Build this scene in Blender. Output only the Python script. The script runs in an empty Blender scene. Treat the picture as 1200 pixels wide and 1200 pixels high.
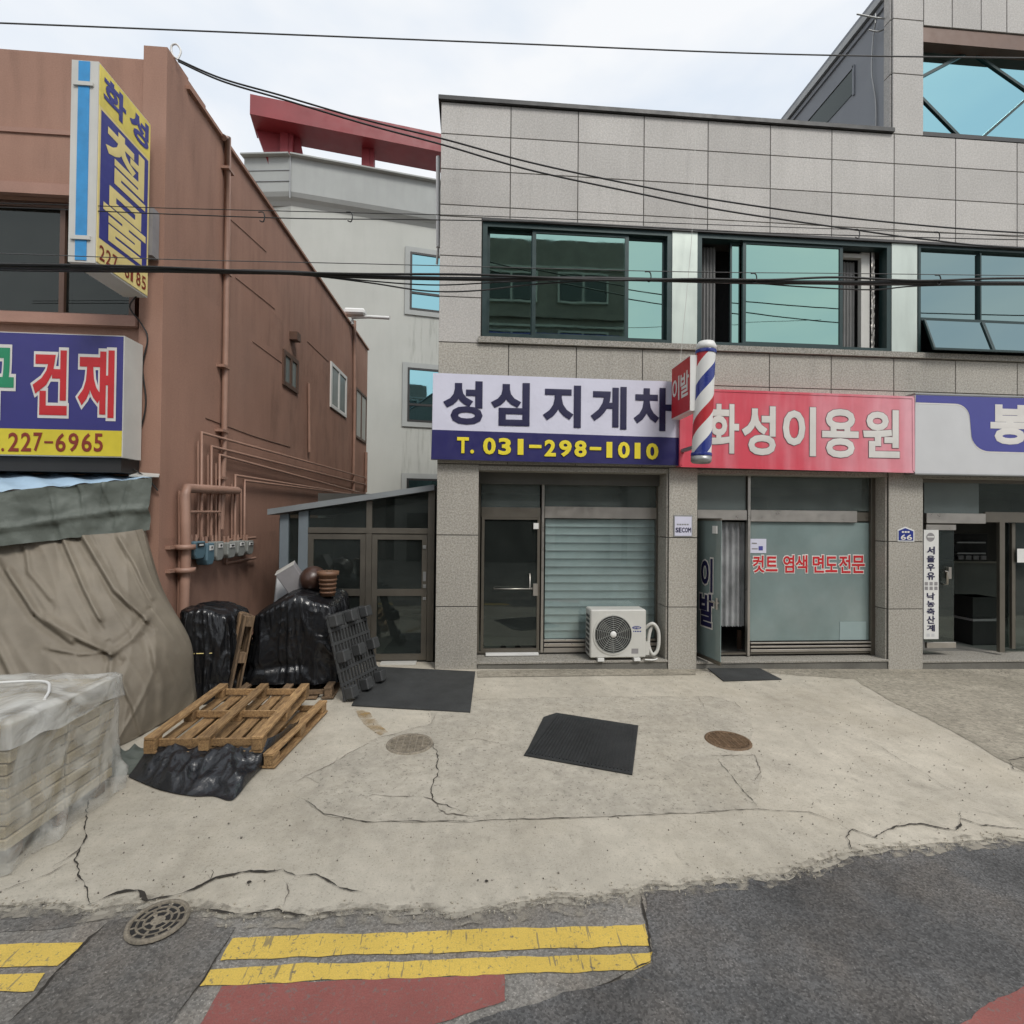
import bpy, bmesh, math, random
from mathutils import Vector, Matrix, noise
from math import sin, cos, radians, pi, tan
random.seed(7)
SC = bpy.context.scene
COL = SC.collection
def V(*a): return Vector(a)

# ------------------------------------------------------------------ camera
YAW, PITCH, ROLL = radians(4.4), 0.011, 0.010
CAM = V(0, 0, 2.5)
Fw = V(sin(YAW) * cos(PITCH), cos(YAW) * cos(PITCH), sin(PITCH))
r0 = V(cos(YAW), -sin(YAW), 0); u0 = r0.cross(Fw)
Rt = r0 * cos(ROLL) + u0 * sin(ROLL)
Up = -r0 * sin(ROLL) + u0 * cos(ROLL)
cam = bpy.data.cameras.new('camera'); camo = bpy.data.objects.new('camera', cam)
cam.angle = radians(90); cam.clip_start = .05; cam.clip_end = 2000
camo.matrix_world = Matrix(((Rt.x, Up.x, -Fw.x, CAM.x), (Rt.y, Up.y, -Fw.y, CAM.y), (Rt.z, Up.z, -Fw.z, CAM.z), (0, 0, 0, 1)))
COL.objects.link(camo); SC.camera = camo

# ------------------------------------------------------------------ sky, sun, exposure
SUN_EL, SUN_AZ = radians(48), radians(152)      # azimuth from +Y towards +X: behind the camera, to the right
wd = bpy.data.worlds.new('World'); SC.world = wd; wd.use_nodes = True
nt = wd.node_tree; nt.nodes.clear()
out = nt.nodes.new('ShaderNodeOutputWorld')
sky = nt.nodes.new('ShaderNodeTexSky'); sky.sky_type = 'NISHITA'; sky.sun_disc = False
sky.sun_elevation = SUN_EL; sky.sun_rotation = SUN_AZ; sky.dust_density = 3.0
bg1 = nt.nodes.new('ShaderNodeBackground'); bg1.inputs[1].default_value = .10
nt.links.new(sky.outputs[0], bg1.inputs[0])
tc = nt.nodes.new('ShaderNodeTexCoord')
mp = nt.nodes.new('ShaderNodeMapping'); mp.inputs['Scale'].default_value = (1.3, 1.3, 3.2)
nz = nt.nodes.new('ShaderNodeTexNoise'); nz.inputs['Scale'].default_value = 1.7; nz.inputs['Detail'].default_value = 5; nz.inputs['Roughness'].default_value = .5
rp = nt.nodes.new('ShaderNodeValToRGB')
rp.color_ramp.elements[0].position = .34; rp.color_ramp.elements[0].color = (.50, .56, .635, 1)
rp.color_ramp.elements[1].position = .58; rp.color_ramp.elements[1].color = (.665, .675, .685, 1)
bg2 = nt.nodes.new('ShaderNodeBackground'); bg2.inputs[1].default_value = 1.0
mx = nt.nodes.new('ShaderNodeMixShader'); mx.inputs[0].default_value = .90
nt.links.new(tc.outputs['Generated'], mp.inputs[0]); nt.links.new(mp.outputs[0], nz.inputs[0])
nt.links.new(nz.outputs[0], rp.inputs[0]); nt.links.new(rp.outputs[0], bg2.inputs[0])
nt.links.new(bg1.outputs[0], mx.inputs[1]); nt.links.new(bg2.outputs[0], mx.inputs[2]); nt.links.new(mx.outputs[0], out.inputs[0])
sl = bpy.data.lights.new('sun', 'SUN'); sl.energy = 1.5; sl.angle = radians(20); sl.color = (1, .965, .91)
slo = bpy.data.objects.new('sun', sl); COL.objects.link(slo)
sd = V(sin(SUN_AZ) * cos(SUN_EL), cos(SUN_AZ) * cos(SUN_EL), sin(SUN_EL))
slo.rotation_euler = sd.to_track_quat('Z', 'Y').to_euler(); slo.location = sd * 40
vs_ = SC.view_settings; vs_.view_transform = 'Standard'; vs_.look = 'None'; vs_.exposure = 0.62; vs_.gamma = 1; vs_.use_curve_mapping = False
SC.cycles.use_denoising = True
SC.cycles.max_bounces = 5; SC.cycles.diffuse_bounces = 3; SC.cycles.glossy_bounces = 3; SC.cycles.transparent_max_bounces = 10; SC.cycles.use_adaptive_sampling = True; SC.cycles.adaptive_threshold = .018; SC.cycles.caustics_reflective = False; SC.cycles.caustics_refractive = False

# ------------------------------------------------------------------ measuring helpers (photo pixel, 1200 px wide -> point on a known plane)
def ray(px, py): return Fw + Rt * ((px - 600) / 600) + Up * ((600 - py) / 600)
def AY(px, py, Y): d = ray(px, py); return CAM + d * (Y / d.y)
def AX(px, py, X): d = ray(px, py); return CAM + d * (X / d.x)
def AP(px, py, P, N): d = ray(px, py); return CAM + d * ((P - CAM).dot(N) / d.dot(N))
GS, G0 = -.013, .125
def zg(x): return G0 + GS * x
def GR(px, py, h=0.0): d = ray(px, py); return CAM + d * ((h + G0 - 2.5) / (d.z - GS * d.x))

# ------------------------------------------------------------------ materials
def S(r, g, b):
    f = lambda c: ((c / 255 + .055) / 1.055) ** 2.4 if c > 10 else c / 255 / 12.92
    return (f(r), f(g), f(b))
class NB:
    def __init__(s, name):
        s.m = bpy.data.materials.new(name); s.m.use_nodes = True; s.t = s.m.node_tree
        s.b = s.t.nodes['Principled BSDF']; s.o = s.t.nodes['Material Output']
        s.g = s.n('ShaderNodeNewGeometry')
    def n(s, k, **kw):
        x = s.t.nodes.new(k)
        for a, v in kw.items(): setattr(x, a, v)
        return x
    def l(s, a, b): s.t.links.new(a, b)
    def noise(s, scale, detail=4, rough=.55, stretch=None, dist=0):
        n = s.n('ShaderNodeTexNoise'); n.inputs['Scale'].default_value = scale; n.inputs['Detail'].default_value = detail; n.inputs['Roughness'].default_value = rough
        n.inputs['Distortion'].default_value = dist
        if stretch:
            m = s.n('ShaderNodeMapping'); m.inputs['Scale'].default_value = stretch; s.l(s.g.outputs['Position'], m.inputs[0]); s.l(m.outputs[0], n.inputs['Vector'])
        else: s.l(s.g.outputs['Position'], n.inputs['Vector'])
        return n.outputs[0]
    def remap(s, v, a, b, c, d):
        m = s.n('ShaderNodeMapRange'); m.inputs[1].default_value = a; m.inputs[2].default_value = b; m.inputs[3].default_value = c; m.inputs[4].default_value = d
        s.l(v, m.inputs[0]); return m.outputs[0]
    def math(s, op, a, b):
        m = s.n('ShaderNodeMath', operation=op)
        for i, x in enumerate((a, b)):
            if isinstance(x, (int, float)): m.inputs[i].default_value = x
            else: s.l(x, m.inputs[i])
        return m.outputs[0]
    def scale(s, c, v):
        m = s.n('ShaderNodeVectorMath', operation='SCALE')
        if isinstance(c, tuple): m.inputs[0].default_value = c[:3]
        else: s.l(c, m.inputs[0])
        s.l(v, m.inputs['Scale']); return m.outputs[0]
    def mix(s, f, a, b):
        m = s.n('ShaderNodeMix', data_type='RGBA')
        if isinstance(f, (int, float)): m.inputs[0].default_value = f
        else: s.l(f, m.inputs[0])
        for i, x in ((6, a), (7, b)):
            if isinstance(x, tuple): m.inputs[i].default_value = (*x[:3], 1)
            else: s.l(x, m.inputs[i])
        return m.outputs[2]
    def bump(s, h, strength, dist=.01):
        b = s.n('ShaderNodeBump'); b.inputs['Strength'].default_value = strength; b.inputs['Distance'].default_value = dist
        s.l(h, b.inputs['Height']); s.l(b.outputs[0], s.b.inputs['Normal'])
    def rnd(s, amt):
        o = s.n('ShaderNodeObjectInfo'); return s.remap(o.outputs['Random'], 0, 1, 1 - amt, 1 + amt)
def M(name, rgb, rough=.6, metal=0., var=.1, vs=2., fine=0., fs=60., bump=0., bs=90., rnd=0., spec=.5, streak=0., tint=None, tv=0, coat=0, bd=.004):
    q = NB(name); f = q.remap(q.noise(vs), .3, .7, 1 - var, 1 + var)
    if fine: f = q.math('MULTIPLY', f, q.remap(q.noise(fs, 3, .6), .3, .7, 1 - fine, 1 + fine))
    if streak: f = q.math('MULTIPLY', f, q.remap(q.noise(1.3, 5, .6, (3, 3, .45)), .45, .75, 1, 1 - streak))
    if rnd: f = q.math('MULTIPLY', f, q.rnd(rnd))
    c = tuple(rgb)
    if tint: c = q.mix(q.remap(q.noise(vs * .8, 3), .45, .75, 0, tv), c, tint)
    q.l(q.scale(c, f), q.b.inputs['Base Color'])
    q.l(q.remap(q.noise(vs * 3), .3, .7, max(rough - .07, .02), min(rough + .07, 1)), q.b.inputs['Roughness'])
    q.b.inputs['Metallic'].default_value = metal; q.b.inputs['Specular IOR Level'].default_value = spec
    if coat: q.b.inputs['Coat Weight'].default_value = coat
    if bump: q.bump(q.noise(bs, 4, .6), bump, bd)
    return q.m
def granite(name, rgb, warm, rnd=.05, k=1.0):
    q = NB(name)
    sp = q.remap(q.noise(38, 2, .75), .36, .64, 1 - .30 * k, 1 + .28 * k)
    sp2 = q.remap(q.noise(105, 1, .5), .35, .65, 1 - .28 * k, 1 + .26 * k)
    big = q.remap(q.noise(.9, 4), .3, .7, .93, 1.06)
    st = q.remap(q.noise(1.6, 4, .6, (2.2, 2.2, .3)), .5, .8, 1, .94)
    f = q.math('MULTIPLY', q.math('MULTIPLY', sp, sp2), q.math('MULTIPLY', big, st)); f = q.math('MULTIPLY', f, q.rnd(rnd))
    c = q.mix(q.remap(q.noise(30, 2), .4, .65, 0, .5), tuple(rgb), tuple(warm))
    q.l(q.scale(c, f), q.b.inputs['Base Color']); q.b.inputs['Roughness'].default_value = .62; q.b.inputs['Specular IOR Level'].default_value = .35
    q.bump(q.noise(140, 2), .25, .003)
    return q.m
def concrete(name, rgb, rough_amt=.1, speck=.5, stain=(.30, .26, .19), sc=1.0, spk_scale=55):
    q = NB(name)
    f = q.remap(q.noise(1.1 * sc, 6, .66), .3, .7, .83, 1.10)
    f = q.math('MULTIPLY', f, q.remap(q.noise(7 * sc, 5, .7), .3, .72, 1.05, 1 - rough_amt))
    f = q.math('MULTIPLY', f, q.remap(q.noise(spk_scale, 3, .75), .30, .43, 1 - speck, 1.03))
    f = q.math('MULTIPLY', f, q.remap(q.noise(13, 3, .7, (1, .45, 1)), .24, .36, .72, 1))
    f = q.math('MULTIPLY', f, q.remap(q.noise(2.6, 4, .7), .55, .72, 1, .86))
    f = q.math('MULTIPLY', f, q.remap(q.noise(190, 2, .6), .3, .7, .9, 1.1))
    f = q.math('MULTIPLY', f, q.remap(q.noise(4, 4, .7, (1, .22, 1)), .52, .75, 1, .88))
    c = q.mix(q.remap(q.noise(.7, 6, .7), .46, .75, 0, .45), tuple(rgb), stain)
    q.l(q.scale(c, f), q.b.inputs['Base Color']); q.b.inputs['Roughness'].default_value = .88; q.b.inputs['Specular IOR Level'].default_value = .25
    q.bump(q.noise(60, 5, .7), .35, .006)
    return q.m
def asphalt(name, rgb, contrast=.55):
    q = NB(name)
    vo = q.n('ShaderNodeTexVoronoi'); vo.inputs['Scale'].default_value = 85; q.l(q.g.outputs['Position'], vo.inputs['Vector'])
    cell = q.n('ShaderNodeSeparateColor'); q.l(vo.outputs['Color'], cell.inputs[0])
    f = q.remap(cell.outputs[0], 0, 1, 1 - contrast, 1 + contrast)
    light = q.remap(q.noise(95, 2, .7), .60, .70, 1, 1.9)
    f = q.math('MULTIPLY', f, light)
    f = q.math('MULTIPLY', f, q.remap(q.noise(1.1, 6, .7), .32, .68, .68, 1.36))
    f = q.math('MULTIPLY', f, q.remap(q.noise(5, 4, .65, (1, .5, 1)), .3, .7, .88, 1.14))
    q.l(q.scale(q.mix(q.remap(q.noise(1.7, 5, .65), .45, .7, 0, .55), tuple(rgb), (rgb[0] * 1.25, rgb[1] * 1.1, rgb[2] * .95)), f), q.b.inputs['Base Color']); q.b.inputs['Roughness'].default_value = .85; q.b.inputs['Specular IOR Level'].default_value = .3
    h = q.math('ADD', vo.outputs['Distance'], q.noise(40, 4))
    q.bump(h, .5, .006)
    return q.m
def paint_road(name, rgb, under, thr=(.33, .42), cracks=True):
    q = NB(name)
    w = q.remap(q.noise(38, 5, .75), thr[0], thr[1], 0, 1)
    cr = q.remap(q.noise(15, 2, .5, (3.0, .3, 1)), .34, .37, .3 if cracks else 1, 1)      # cross cracks
    k = q.math('MULTIPLY', w, cr)
    f = q.math('MULTIPLY', q.remap(q.noise(2.3, 5), .3, .7, .86, 1.1), q.remap(q.noise(150, 2), .3, .7, .88, 1.12))
    q.l(q.scale(q.mix(k, tuple(under), tuple(rgb)), f), q.b.inputs['Base Color']); q.b.inputs['Roughness'].default_value = .75
    q.bump(q.noise(110, 3), .4, .004)
    return q.m
def wood(name, rgb, dark, rnd=.25):
    q = NB(name)
    t = q.n('ShaderNodeTexCoord'); oi = q.n('ShaderNodeObjectInfo')
    m = q.n('ShaderNodeMapping'); m.inputs['Scale'].default_value = (14, 1.6, 14); q.l(t.outputs['Object'], m.inputs[0])
    cx = q.n('ShaderNodeCombineXYZ'); q.l(q.math('MULTIPLY', oi.outputs['Random'], 40), cx.inputs[1]); q.l(cx.outputs[0], m.inputs['Location'])
    n = q.n('ShaderNodeTexNoise'); n.inputs['Scale'].default_value = 4; n.inputs['Detail'].default_value = 6; n.inputs['Distortion'].default_value = 1.2; q.l(m.outputs[0], n.inputs['Vector'])
    c = q.mix(q.remap(n.outputs[0], .35, .68, 0, 1), tuple(dark), tuple(rgb))
    f = q.math('MULTIPLY', q.rnd(rnd), q.remap(q.noise(6), .3, .7, .8, 1.15))
    q.l(q.scale(c, f), q.b.inputs['Base Color']); q.b.inputs['Roughness'].default_value = .75; q.bump(n.outputs[0], .3, .004)
    return q.m
def sheet(name, rgb, rough, bs=14, bump=.6, var=.15, bd=.03, spec=.5):
    q = NB(name)
    w = q.noise(bs, 5, .55, None, .8)
    q.l(q.scale(tuple(rgb), q.remap(q.noise(3, 4), .3, .7, 1 - var, 1 + var)), q.b.inputs['Base Color'])
    q.b.inputs['Roughness'].default_value = rough; q.b.inputs['Specular IOR Level'].default_value = spec
    q.bump(w, bump, bd)
    return q.m
def mirror_glass(name, rgb, rough=.015, wav=.018):
    q = NB(name); q.b.inputs['Base Color'].default_value = (*rgb, 1); q.b.inputs['Metallic'].default_value = 1; q.b.inputs['Roughness'].default_value = rough
    q.bump(q.noise(1.6, 2), wav, .03); q.l(q.remap(q.noise(3, 4, .6, (2, 2, .5)), .45, .75, rough, rough + .03), q.b.inputs['Roughness']); return q.m
def clear_glass(name, tint=(.72, .8, .77), refl=1.0, haze=0.0, hz=(.35, .42, .41)):
    q = NB(name); q.t.nodes.remove(q.b)
    tr = q.n('ShaderNodeBsdfTransparent'); tr.inputs[0].default_value = (*tint, 1)
    gl = q.n('ShaderNodeBsdfGlossy'); gl.inputs['Roughness'].default_value = .01; gl.inputs[0].default_value = (.92, 1, .97, 1)
    fr = q.n('ShaderNodeFresnel'); q.l(q.remap(q.g.outputs['Backfacing'], 0, 1, 1.52, 1 / 1.52), fr.inputs[0])
    a = q.n('ShaderNodeMixShader'); q.l(q.math('MULTIPLY', fr.outputs[0], refl), a.inputs[0]); 
    base = tr.outputs[0]
    if haze:  # diffuse veil lightens dark panes in place of reflections; for lace it is cloth
        df = q.n('ShaderNodeBsdfDiffuse'); df.inputs[0].default_value = (*hz, 1)
        h = q.n('ShaderNodeMixShader'); q.l(q.remap(q.noise(3, 4), .3, .7, haze * .7, min(haze * 1.3, 1)), h.inputs[0]); q.l(base, h.inputs[1]); q.l(df.outputs[0], h.inputs[2]); base = h.outputs[0]
    q.l(base, a.inputs[1]); q.l(gl.outputs[0], a.inputs[2]); q.l(a.outputs[0], q.o.inputs[0])
    return q.m
def stain(name, rgb, k, stretch, thr=(.45, .7)):
    q = NB(name); tr = q.n('ShaderNodeBsdfTransparent'); mxs = q.n('ShaderNodeMixShader'); q.b.inputs['Base Color'].default_value = (*rgb, 1); q.b.inputs['Roughness'].default_value = .9
    q.l(q.remap(q.noise(3, 5, .6, stretch), thr[0], thr[1], 0, k), mxs.inputs[0]); q.l(tr.outputs[0], mxs.inputs[1]); q.l(q.b.outputs[0], mxs.inputs[2]); q.l(mxs.outputs[0], q.o.inputs[0]); return q.m
def film(name, k=.42, base=(.62, .62, .58)):
    q = NB(name); q.t.nodes.remove(q.b)
    tr = q.n('ShaderNodeBsdfTransparent'); pb = q.n('ShaderNodeBsdfPrincipled')
    pb.inputs['Base Color'].default_value = (*base, 1); pb.inputs['Roughness'].default_value = .22
    b = q.n('ShaderNodeBump'); b.inputs['Strength'].default_value = .5; b.inputs['Distance'].default_value = .03; q.l(q.noise(5, 3, .5, None, 1.6), b.inputs['Height']); q.l(b.outputs[0], pb.inputs['Normal'])
    mxs = q.n('ShaderNodeMixShader'); q.l(q.remap(q.noise(2.0, 3, .5, None, 1.8), .36, .70, k * .45, min(1, k * 2.1)), mxs.inputs[0])
    q.l(tr.outputs[0], mxs.inputs[1]); q.l(pb.outputs[0], mxs.inputs[2]); q.l(mxs.outputs[0], q.o.inputs[0]); return q.m
MT = {}
MT['gran'] = granite('granite_upper', (.45, .435, .415), (.42, .395, .36), .08, .45)
MT['granlow'] = granite('granite_lower', (.385, .365, .325), (.31, .285, .24), .09, .75)
MT['core'] = M('joint_grey', (.10, .095, .085), .9)
MT['coping'] = M('coping_metal', (.045, .045, .045), .5, .3)
MT['steel'] = M('brushed_steel', (.50, .47, .43), .34, .85, .08, 3)
MT['steeldk'] = M('bronze_aluminium', (.17, .155, .13), .42, .7, .08, 3)
MT['green'] = M('dark_green_frame', (.018, .04, .04), .38, .2)
MT['alu'] = M('aluminium', (.33, .335, .33), .45, .6, .08)
MT['whitepanel'] = M('white_green_panel', (.52, .58, .53), .35, .3, .06, 1.5, streak=.15)
MT['greenglass'] = mirror_glass('green_tinted_glass', (.29, .46, .40))
MT['blueglass'] = mirror_glass('blue_tinted_glass', (.225, .315, .315))
MT['skyglass'] = mirror_glass('sky_blue_glass', (.30, .55, .60))
MT['shopglass'] = clear_glass('shop_glass', (.55, .61, .59), 1.3, .06, (.20, .225, .215))
MT['blindglass'] = clear_glass('window_glass', (.965, .985, .98), 1.3, .13, (.34, .41, .41))
MT['transom'] = clear_glass('transom_glass', (.50, .57, .55), 1.3, .30, (.25, .29, .28))
MT['frost'] = M('frosted_teal_glass', (.185, .245, .24), .13, 0, .12, 1.6, spec=.7, tint=(.235, .275, .265), tv=.6)
MT['frostdk'] = M('frosted_dark_glass', (.15, .18, .175), .15, 0, .1, 1.2, spec=.6)
MT['slat'] = M('teal_blind', (.27, .345, .345), .45, 0, .06, 2, spec=.4)
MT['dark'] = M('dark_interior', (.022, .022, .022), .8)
MT['room'] = M('room_wall', (.10, .10, .092), .8, 0, .15, 1.2)
MT['roomfloor'] = M('room_floor', (.22, .215, .20), .35, 0, .12, 2)
MT['stepst'] = granite('granite_step', (.30, .285, .255), (.24, .22, .18), .02)
MT['stepdk'] = M('step_face', (.13, .125, .11), .7, 0, .2, 2, .2)
MT['white'] = M('white_plastic', (.68, .68, .66), .45, 0, .05)
MT['offwhite'] = M('offwhite_enamel', (.55, .545, .51), .4, 0, .05, 3, streak=.08)
MT['black'] = M('black_plastic', (.018, .018, .018), .5)
MT['grille'] = M('fan_grille', (.09, .09, .085), .5)
MT['rubber'] = M('black_rubber_mat', (.024, .025, .026), .55, 0, .3, 3, .25, 40, .4, 60)
MT['rubber2'] = M('dark_grey_mat', (.036, .038, .038), .75, 0, .3, 2.5, .3, 90, .4, 120)
MT['brown'] = M('brown_stucco', (.335, .195, .145), .82, 0, .10, .6, .08, 60, .25, 70, spec=.3, streak=.10, tint=(.30, .188, .145), tv=.7)
MT['brown2'] = M('brown_band', (.345, .20, .155), .8, 0, .1, 1, .06, 80)
MT['pipe'] = M('painted_pipe', (.31, .185, .138), .5, 0, .12, 4)
MT['brownframe'] = M('brown_frame', (.12, .07, .05), .5, .2)
MT['darkglass'] = clear_glass('old_dark_glass', (.22, .23, .22), 1.0, .12, (.08, .085, .08))
MT['greypaint'] = M('grey_white_paint', (.42, .43, .40), .8, 0, .05, .5, .03, 50, streak=.04)
MT['greyband'] = M('grey_band', (.33, .345, .335), .75, 0, .05, .7, streak=.06)
MT['redroof'] = M('red_metal', (.21, .020, .026), .5, 0, .12, .8)
MT['sidegrey'] = M('side_wall_grey', (.26, .275, .30), .8, 0, .06, .8)
MT['navy'] = M('navy_print', S(38, 36, 92), .45, 0, .04, 3)
MT['navydk'] = M('navy_letter', S(28, 27, 66), .5, 0, .05)
MT['banner'] = M('banner_white', S(206, 206, 222), .5, 0, .04, 2.5, bump=.15, bs=4, bd=.05)
MT['yellow'] = M('yellow_print', S(226, 208, 50), .5, 0, .05)
MT['yellow2'] = M('yellow_strip', S(208, 190, 52), .5, 0, .08, 4)
MT['cream'] = M('faded_cream', S(224, 206, 138), .55, 0, .08, 5)
MT['creamy'] = M('faded_yellow', S(222, 204, 96), .55, 0, .12, 5)
MT['fadeblue'] = M('faded_blue', S(52, 54, 130), .5, 0, .08, 4)
MT['skyblue'] = M('sky_blue_print', S(48, 138, 196), .5, 0, .12, 8)
MT['redlet'] = M('red_letter', S(186, 34, 40), .5)
MT['brownred'] = M('brown_red_letter', S(128, 46, 28), .55)
MT['greenlet'] = M('green_letter', S(28, 132, 92), .5)
MT['signblue'] = M('sign_blue', S(50, 48, 116), .4, 0, .05, 3)
MT['whitelet'] = M('white_letter', S(208, 205, 200), .5)
MT['greylet'] = M('grey_outline_letter', S(120, 90, 96), .5)  # even grey outline behind the pale sign letters
MT['purple'] = M('purple_print', S(68, 70, 142), .42, 0, .04)
MT['signgrey'] = M('sign_pale_grey', S(194, 195, 196), .42, 0, .04, 2)
q = NB('faded_red_sign')       # sun-bleached towards its right end
sx = q.n('ShaderNodeSeparateXYZ'); q.l(q.g.outputs['Position'], sx.inputs[0])
fx_ = q.math('ADD', q.remap(sx.outputs[0], 4.8, 7.3, 0, .85), q.remap(q.noise(2.4, 3, .5, (1.6, 1, .25)), .4, .75, -.1, .35))
cl = q.n('ShaderNodeClamp'); q.l(fx_, cl.inputs[0])
q.l(q.scale(q.mix(cl.outputs[0], S(202, 68, 84), S(216, 156, 166)), q.remap(q.noise(5), .3, .7, .95, 1.05)), q.b.inputs['Base Color']); q.b.inputs['Roughness'].default_value = .42
MT['redsign'] = q.m
MT['redsmall'] = M('red_print', S(176, 30, 40), .45)
MT['blue2'] = M('pole_blue', S(44, 56, 128), .25)
MT['tarp'] = sheet('grey_tarpaulin', S(123, 115, 102), .62, 9, .2, .14, .02, .35)
MT['valance'] = sheet('grey_green_valance', S(92, 98, 92), .6, 8, .3, .1, .03, .35)
MT['awning'] = M('awning_blue', (.40, .55, .70), .35, 0, .1, 2, spec=.5)
MT['bag'] = sheet('black_polythene', (.0085, .009, .0105), .25, 4, .35, .3, .04, .5)
MT['bag2'] = sheet('black_polythene_folded', (.013, .0145, .018), .25, 7, .5, .3, .05, .6)
MT['wood'] = wood('pallet_wood', S(170, 138, 96), S(112, 86, 58))
MT['woodold'] = wood('weathered_wood', S(134, 110, 84), S(84, 68, 52))
MT['gplast'] = M('grey_pallet_plastic', (.042, .044, .045), .55, 0, .15, 6)
MT['film'] = film('clear_wrap_film', .32)
MT['filmcap'] = film('milky_cap_film', .46, (.60, .60, .57))
MT['brick'] = M('paver_brick', S(172, 160, 134), .85, 0, .14, 6, .12, 70, .3, 60, rnd=.2)
MT['brickcore'] = M('paver_core', (.05, .045, .04), .9)
MT['terra'] = M('brown_pot', (.16, .085, .05), .5, 0, .2, 9, .15, 40)
MT['jar'] = M('dark_brown_jar', (.055, .028, .02), .35, 0, .2, 6)
MT['graybox'] = M('grey_box', (.25, .24, .245), .55, 0, .12, 5)
MT['greyblue'] = M('blue_grey_frame', (.20, .235, .26), .5, .3, .08)
MT['annexroof'] = M('annex_roof', (.24, .26, .27), .5, .3, .08)
MT['cable'] = M('cable_black', (.012, .012, .012), .6)
MT['cablegrey'] = M('cable_grey', (.07, .07, .07), .6)
MT['meterblue'] = M('meter_blue', (.09, .16, .20), .45)
MT['metergrey'] = M('meter_grey', (.24, .25, .235), .45)
MT['iron'] = M('rusty_iron', (.17, .11, .065), .7, .3, .3, 9, .3, 60, .4, 90)
MT['irondk'] = M('dark_iron', (.05, .047, .042), .7, .3, .25, 9, .3, 60)
MT['ironpale'] = M('dusty_iron', (.225, .195, .15), .85, 0, .25, 12, .3, 60)
MT['curtain'] = M('grey_curtain', (.20, .20, .195), .8, 0, .1, 5)
MT['lace'] = clear_glass('lace_curtain', (.5, .5, .5), .0, .62, (.42, .43, .44))
MT['redbrick'] = M('opposite_wall', (.13, .115, .10), .85, 0, .15, 1.4, .1, 20)
MT['opwall2'] = M('opposite_render', (.30, .29, .27), .8, 0, .1, 1)
MT['crack'] = M('crack_dirt', (.035, .03, .024), .95, 0, .3, 8)
MT['crack2'] = M('hairline_crack', (.16, .14, .115), .95, 0, .3, 8)
MT['conc'] = concrete('smooth_concrete', (.485, .447, .372), .14, .36)
MT['concrough'] = concrete('rough_concrete', (.465, .43, .36), .24, .5, (.30, .265, .20), 1.3, 30)
MT['concold'] = concrete('worn_concrete', (.40, .365, .295), .5, .5, (.15, .135, .10), 2.2, 24)
MT['concstrip'] = concrete('new_concrete_strip', (.42, .385, .31), .1, .2)
MT['asph'] = asphalt('old_asphalt', (.19, .18, .163), .28)
MT['asphnew'] = asphalt('new_asphalt', (.092, .091, .090), .36)
MT['asphmid'] = asphalt('trench_asphalt', (.128, .122, .113), .32)
MT['yline'] = paint_road('yellow_line', S(210, 180, 86), (.15, .135, .105), (.335, .43))
MT['redroad'] = paint_road('red_surfacing', S(142, 84, 78), (.18, .15, .135), (.32, .46), False)
MT['rust'] = stain('rust_stain', (.34, .22, .08), .75, (2, 2, 2), (.36, .66))
MT['moss'] = stain('moss_streaks', (.16, .17, .13), .22, (3.2, 3.2, .25), (.5, .72))
MT['streak'] = stain('rain_streaks', (.15, .10, .08), .15, (1.6, 1.6, .22), (.47, .78))
MT['grit'] = M('grit', (.22, .20, .17), .9, 0, .5, 30)
MT['smear'] = stain('cement_smear', (.34, .31, .255), .75, (2.6, 2.6, 2.6), (.46, .62))
MT['smear2'] = stain('cement_edge', (.37, .34, .28), .9, (5, 5, 5), (.40, .56))
MT['dirtband'] = stain('edge_dirt', (.15, .135, .11), .38, (4, 4, 4), (.46, .66))
MT['drip'] = stain('drip_marks', (.16, .155, .14), .06, (2.4, 2.4, .22), (.50, .76))
MT['dirt'] = stain('dirt_film', (.12, .085, .065), .18, (1.1, 1.1, .5), (.45, .75))

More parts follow.
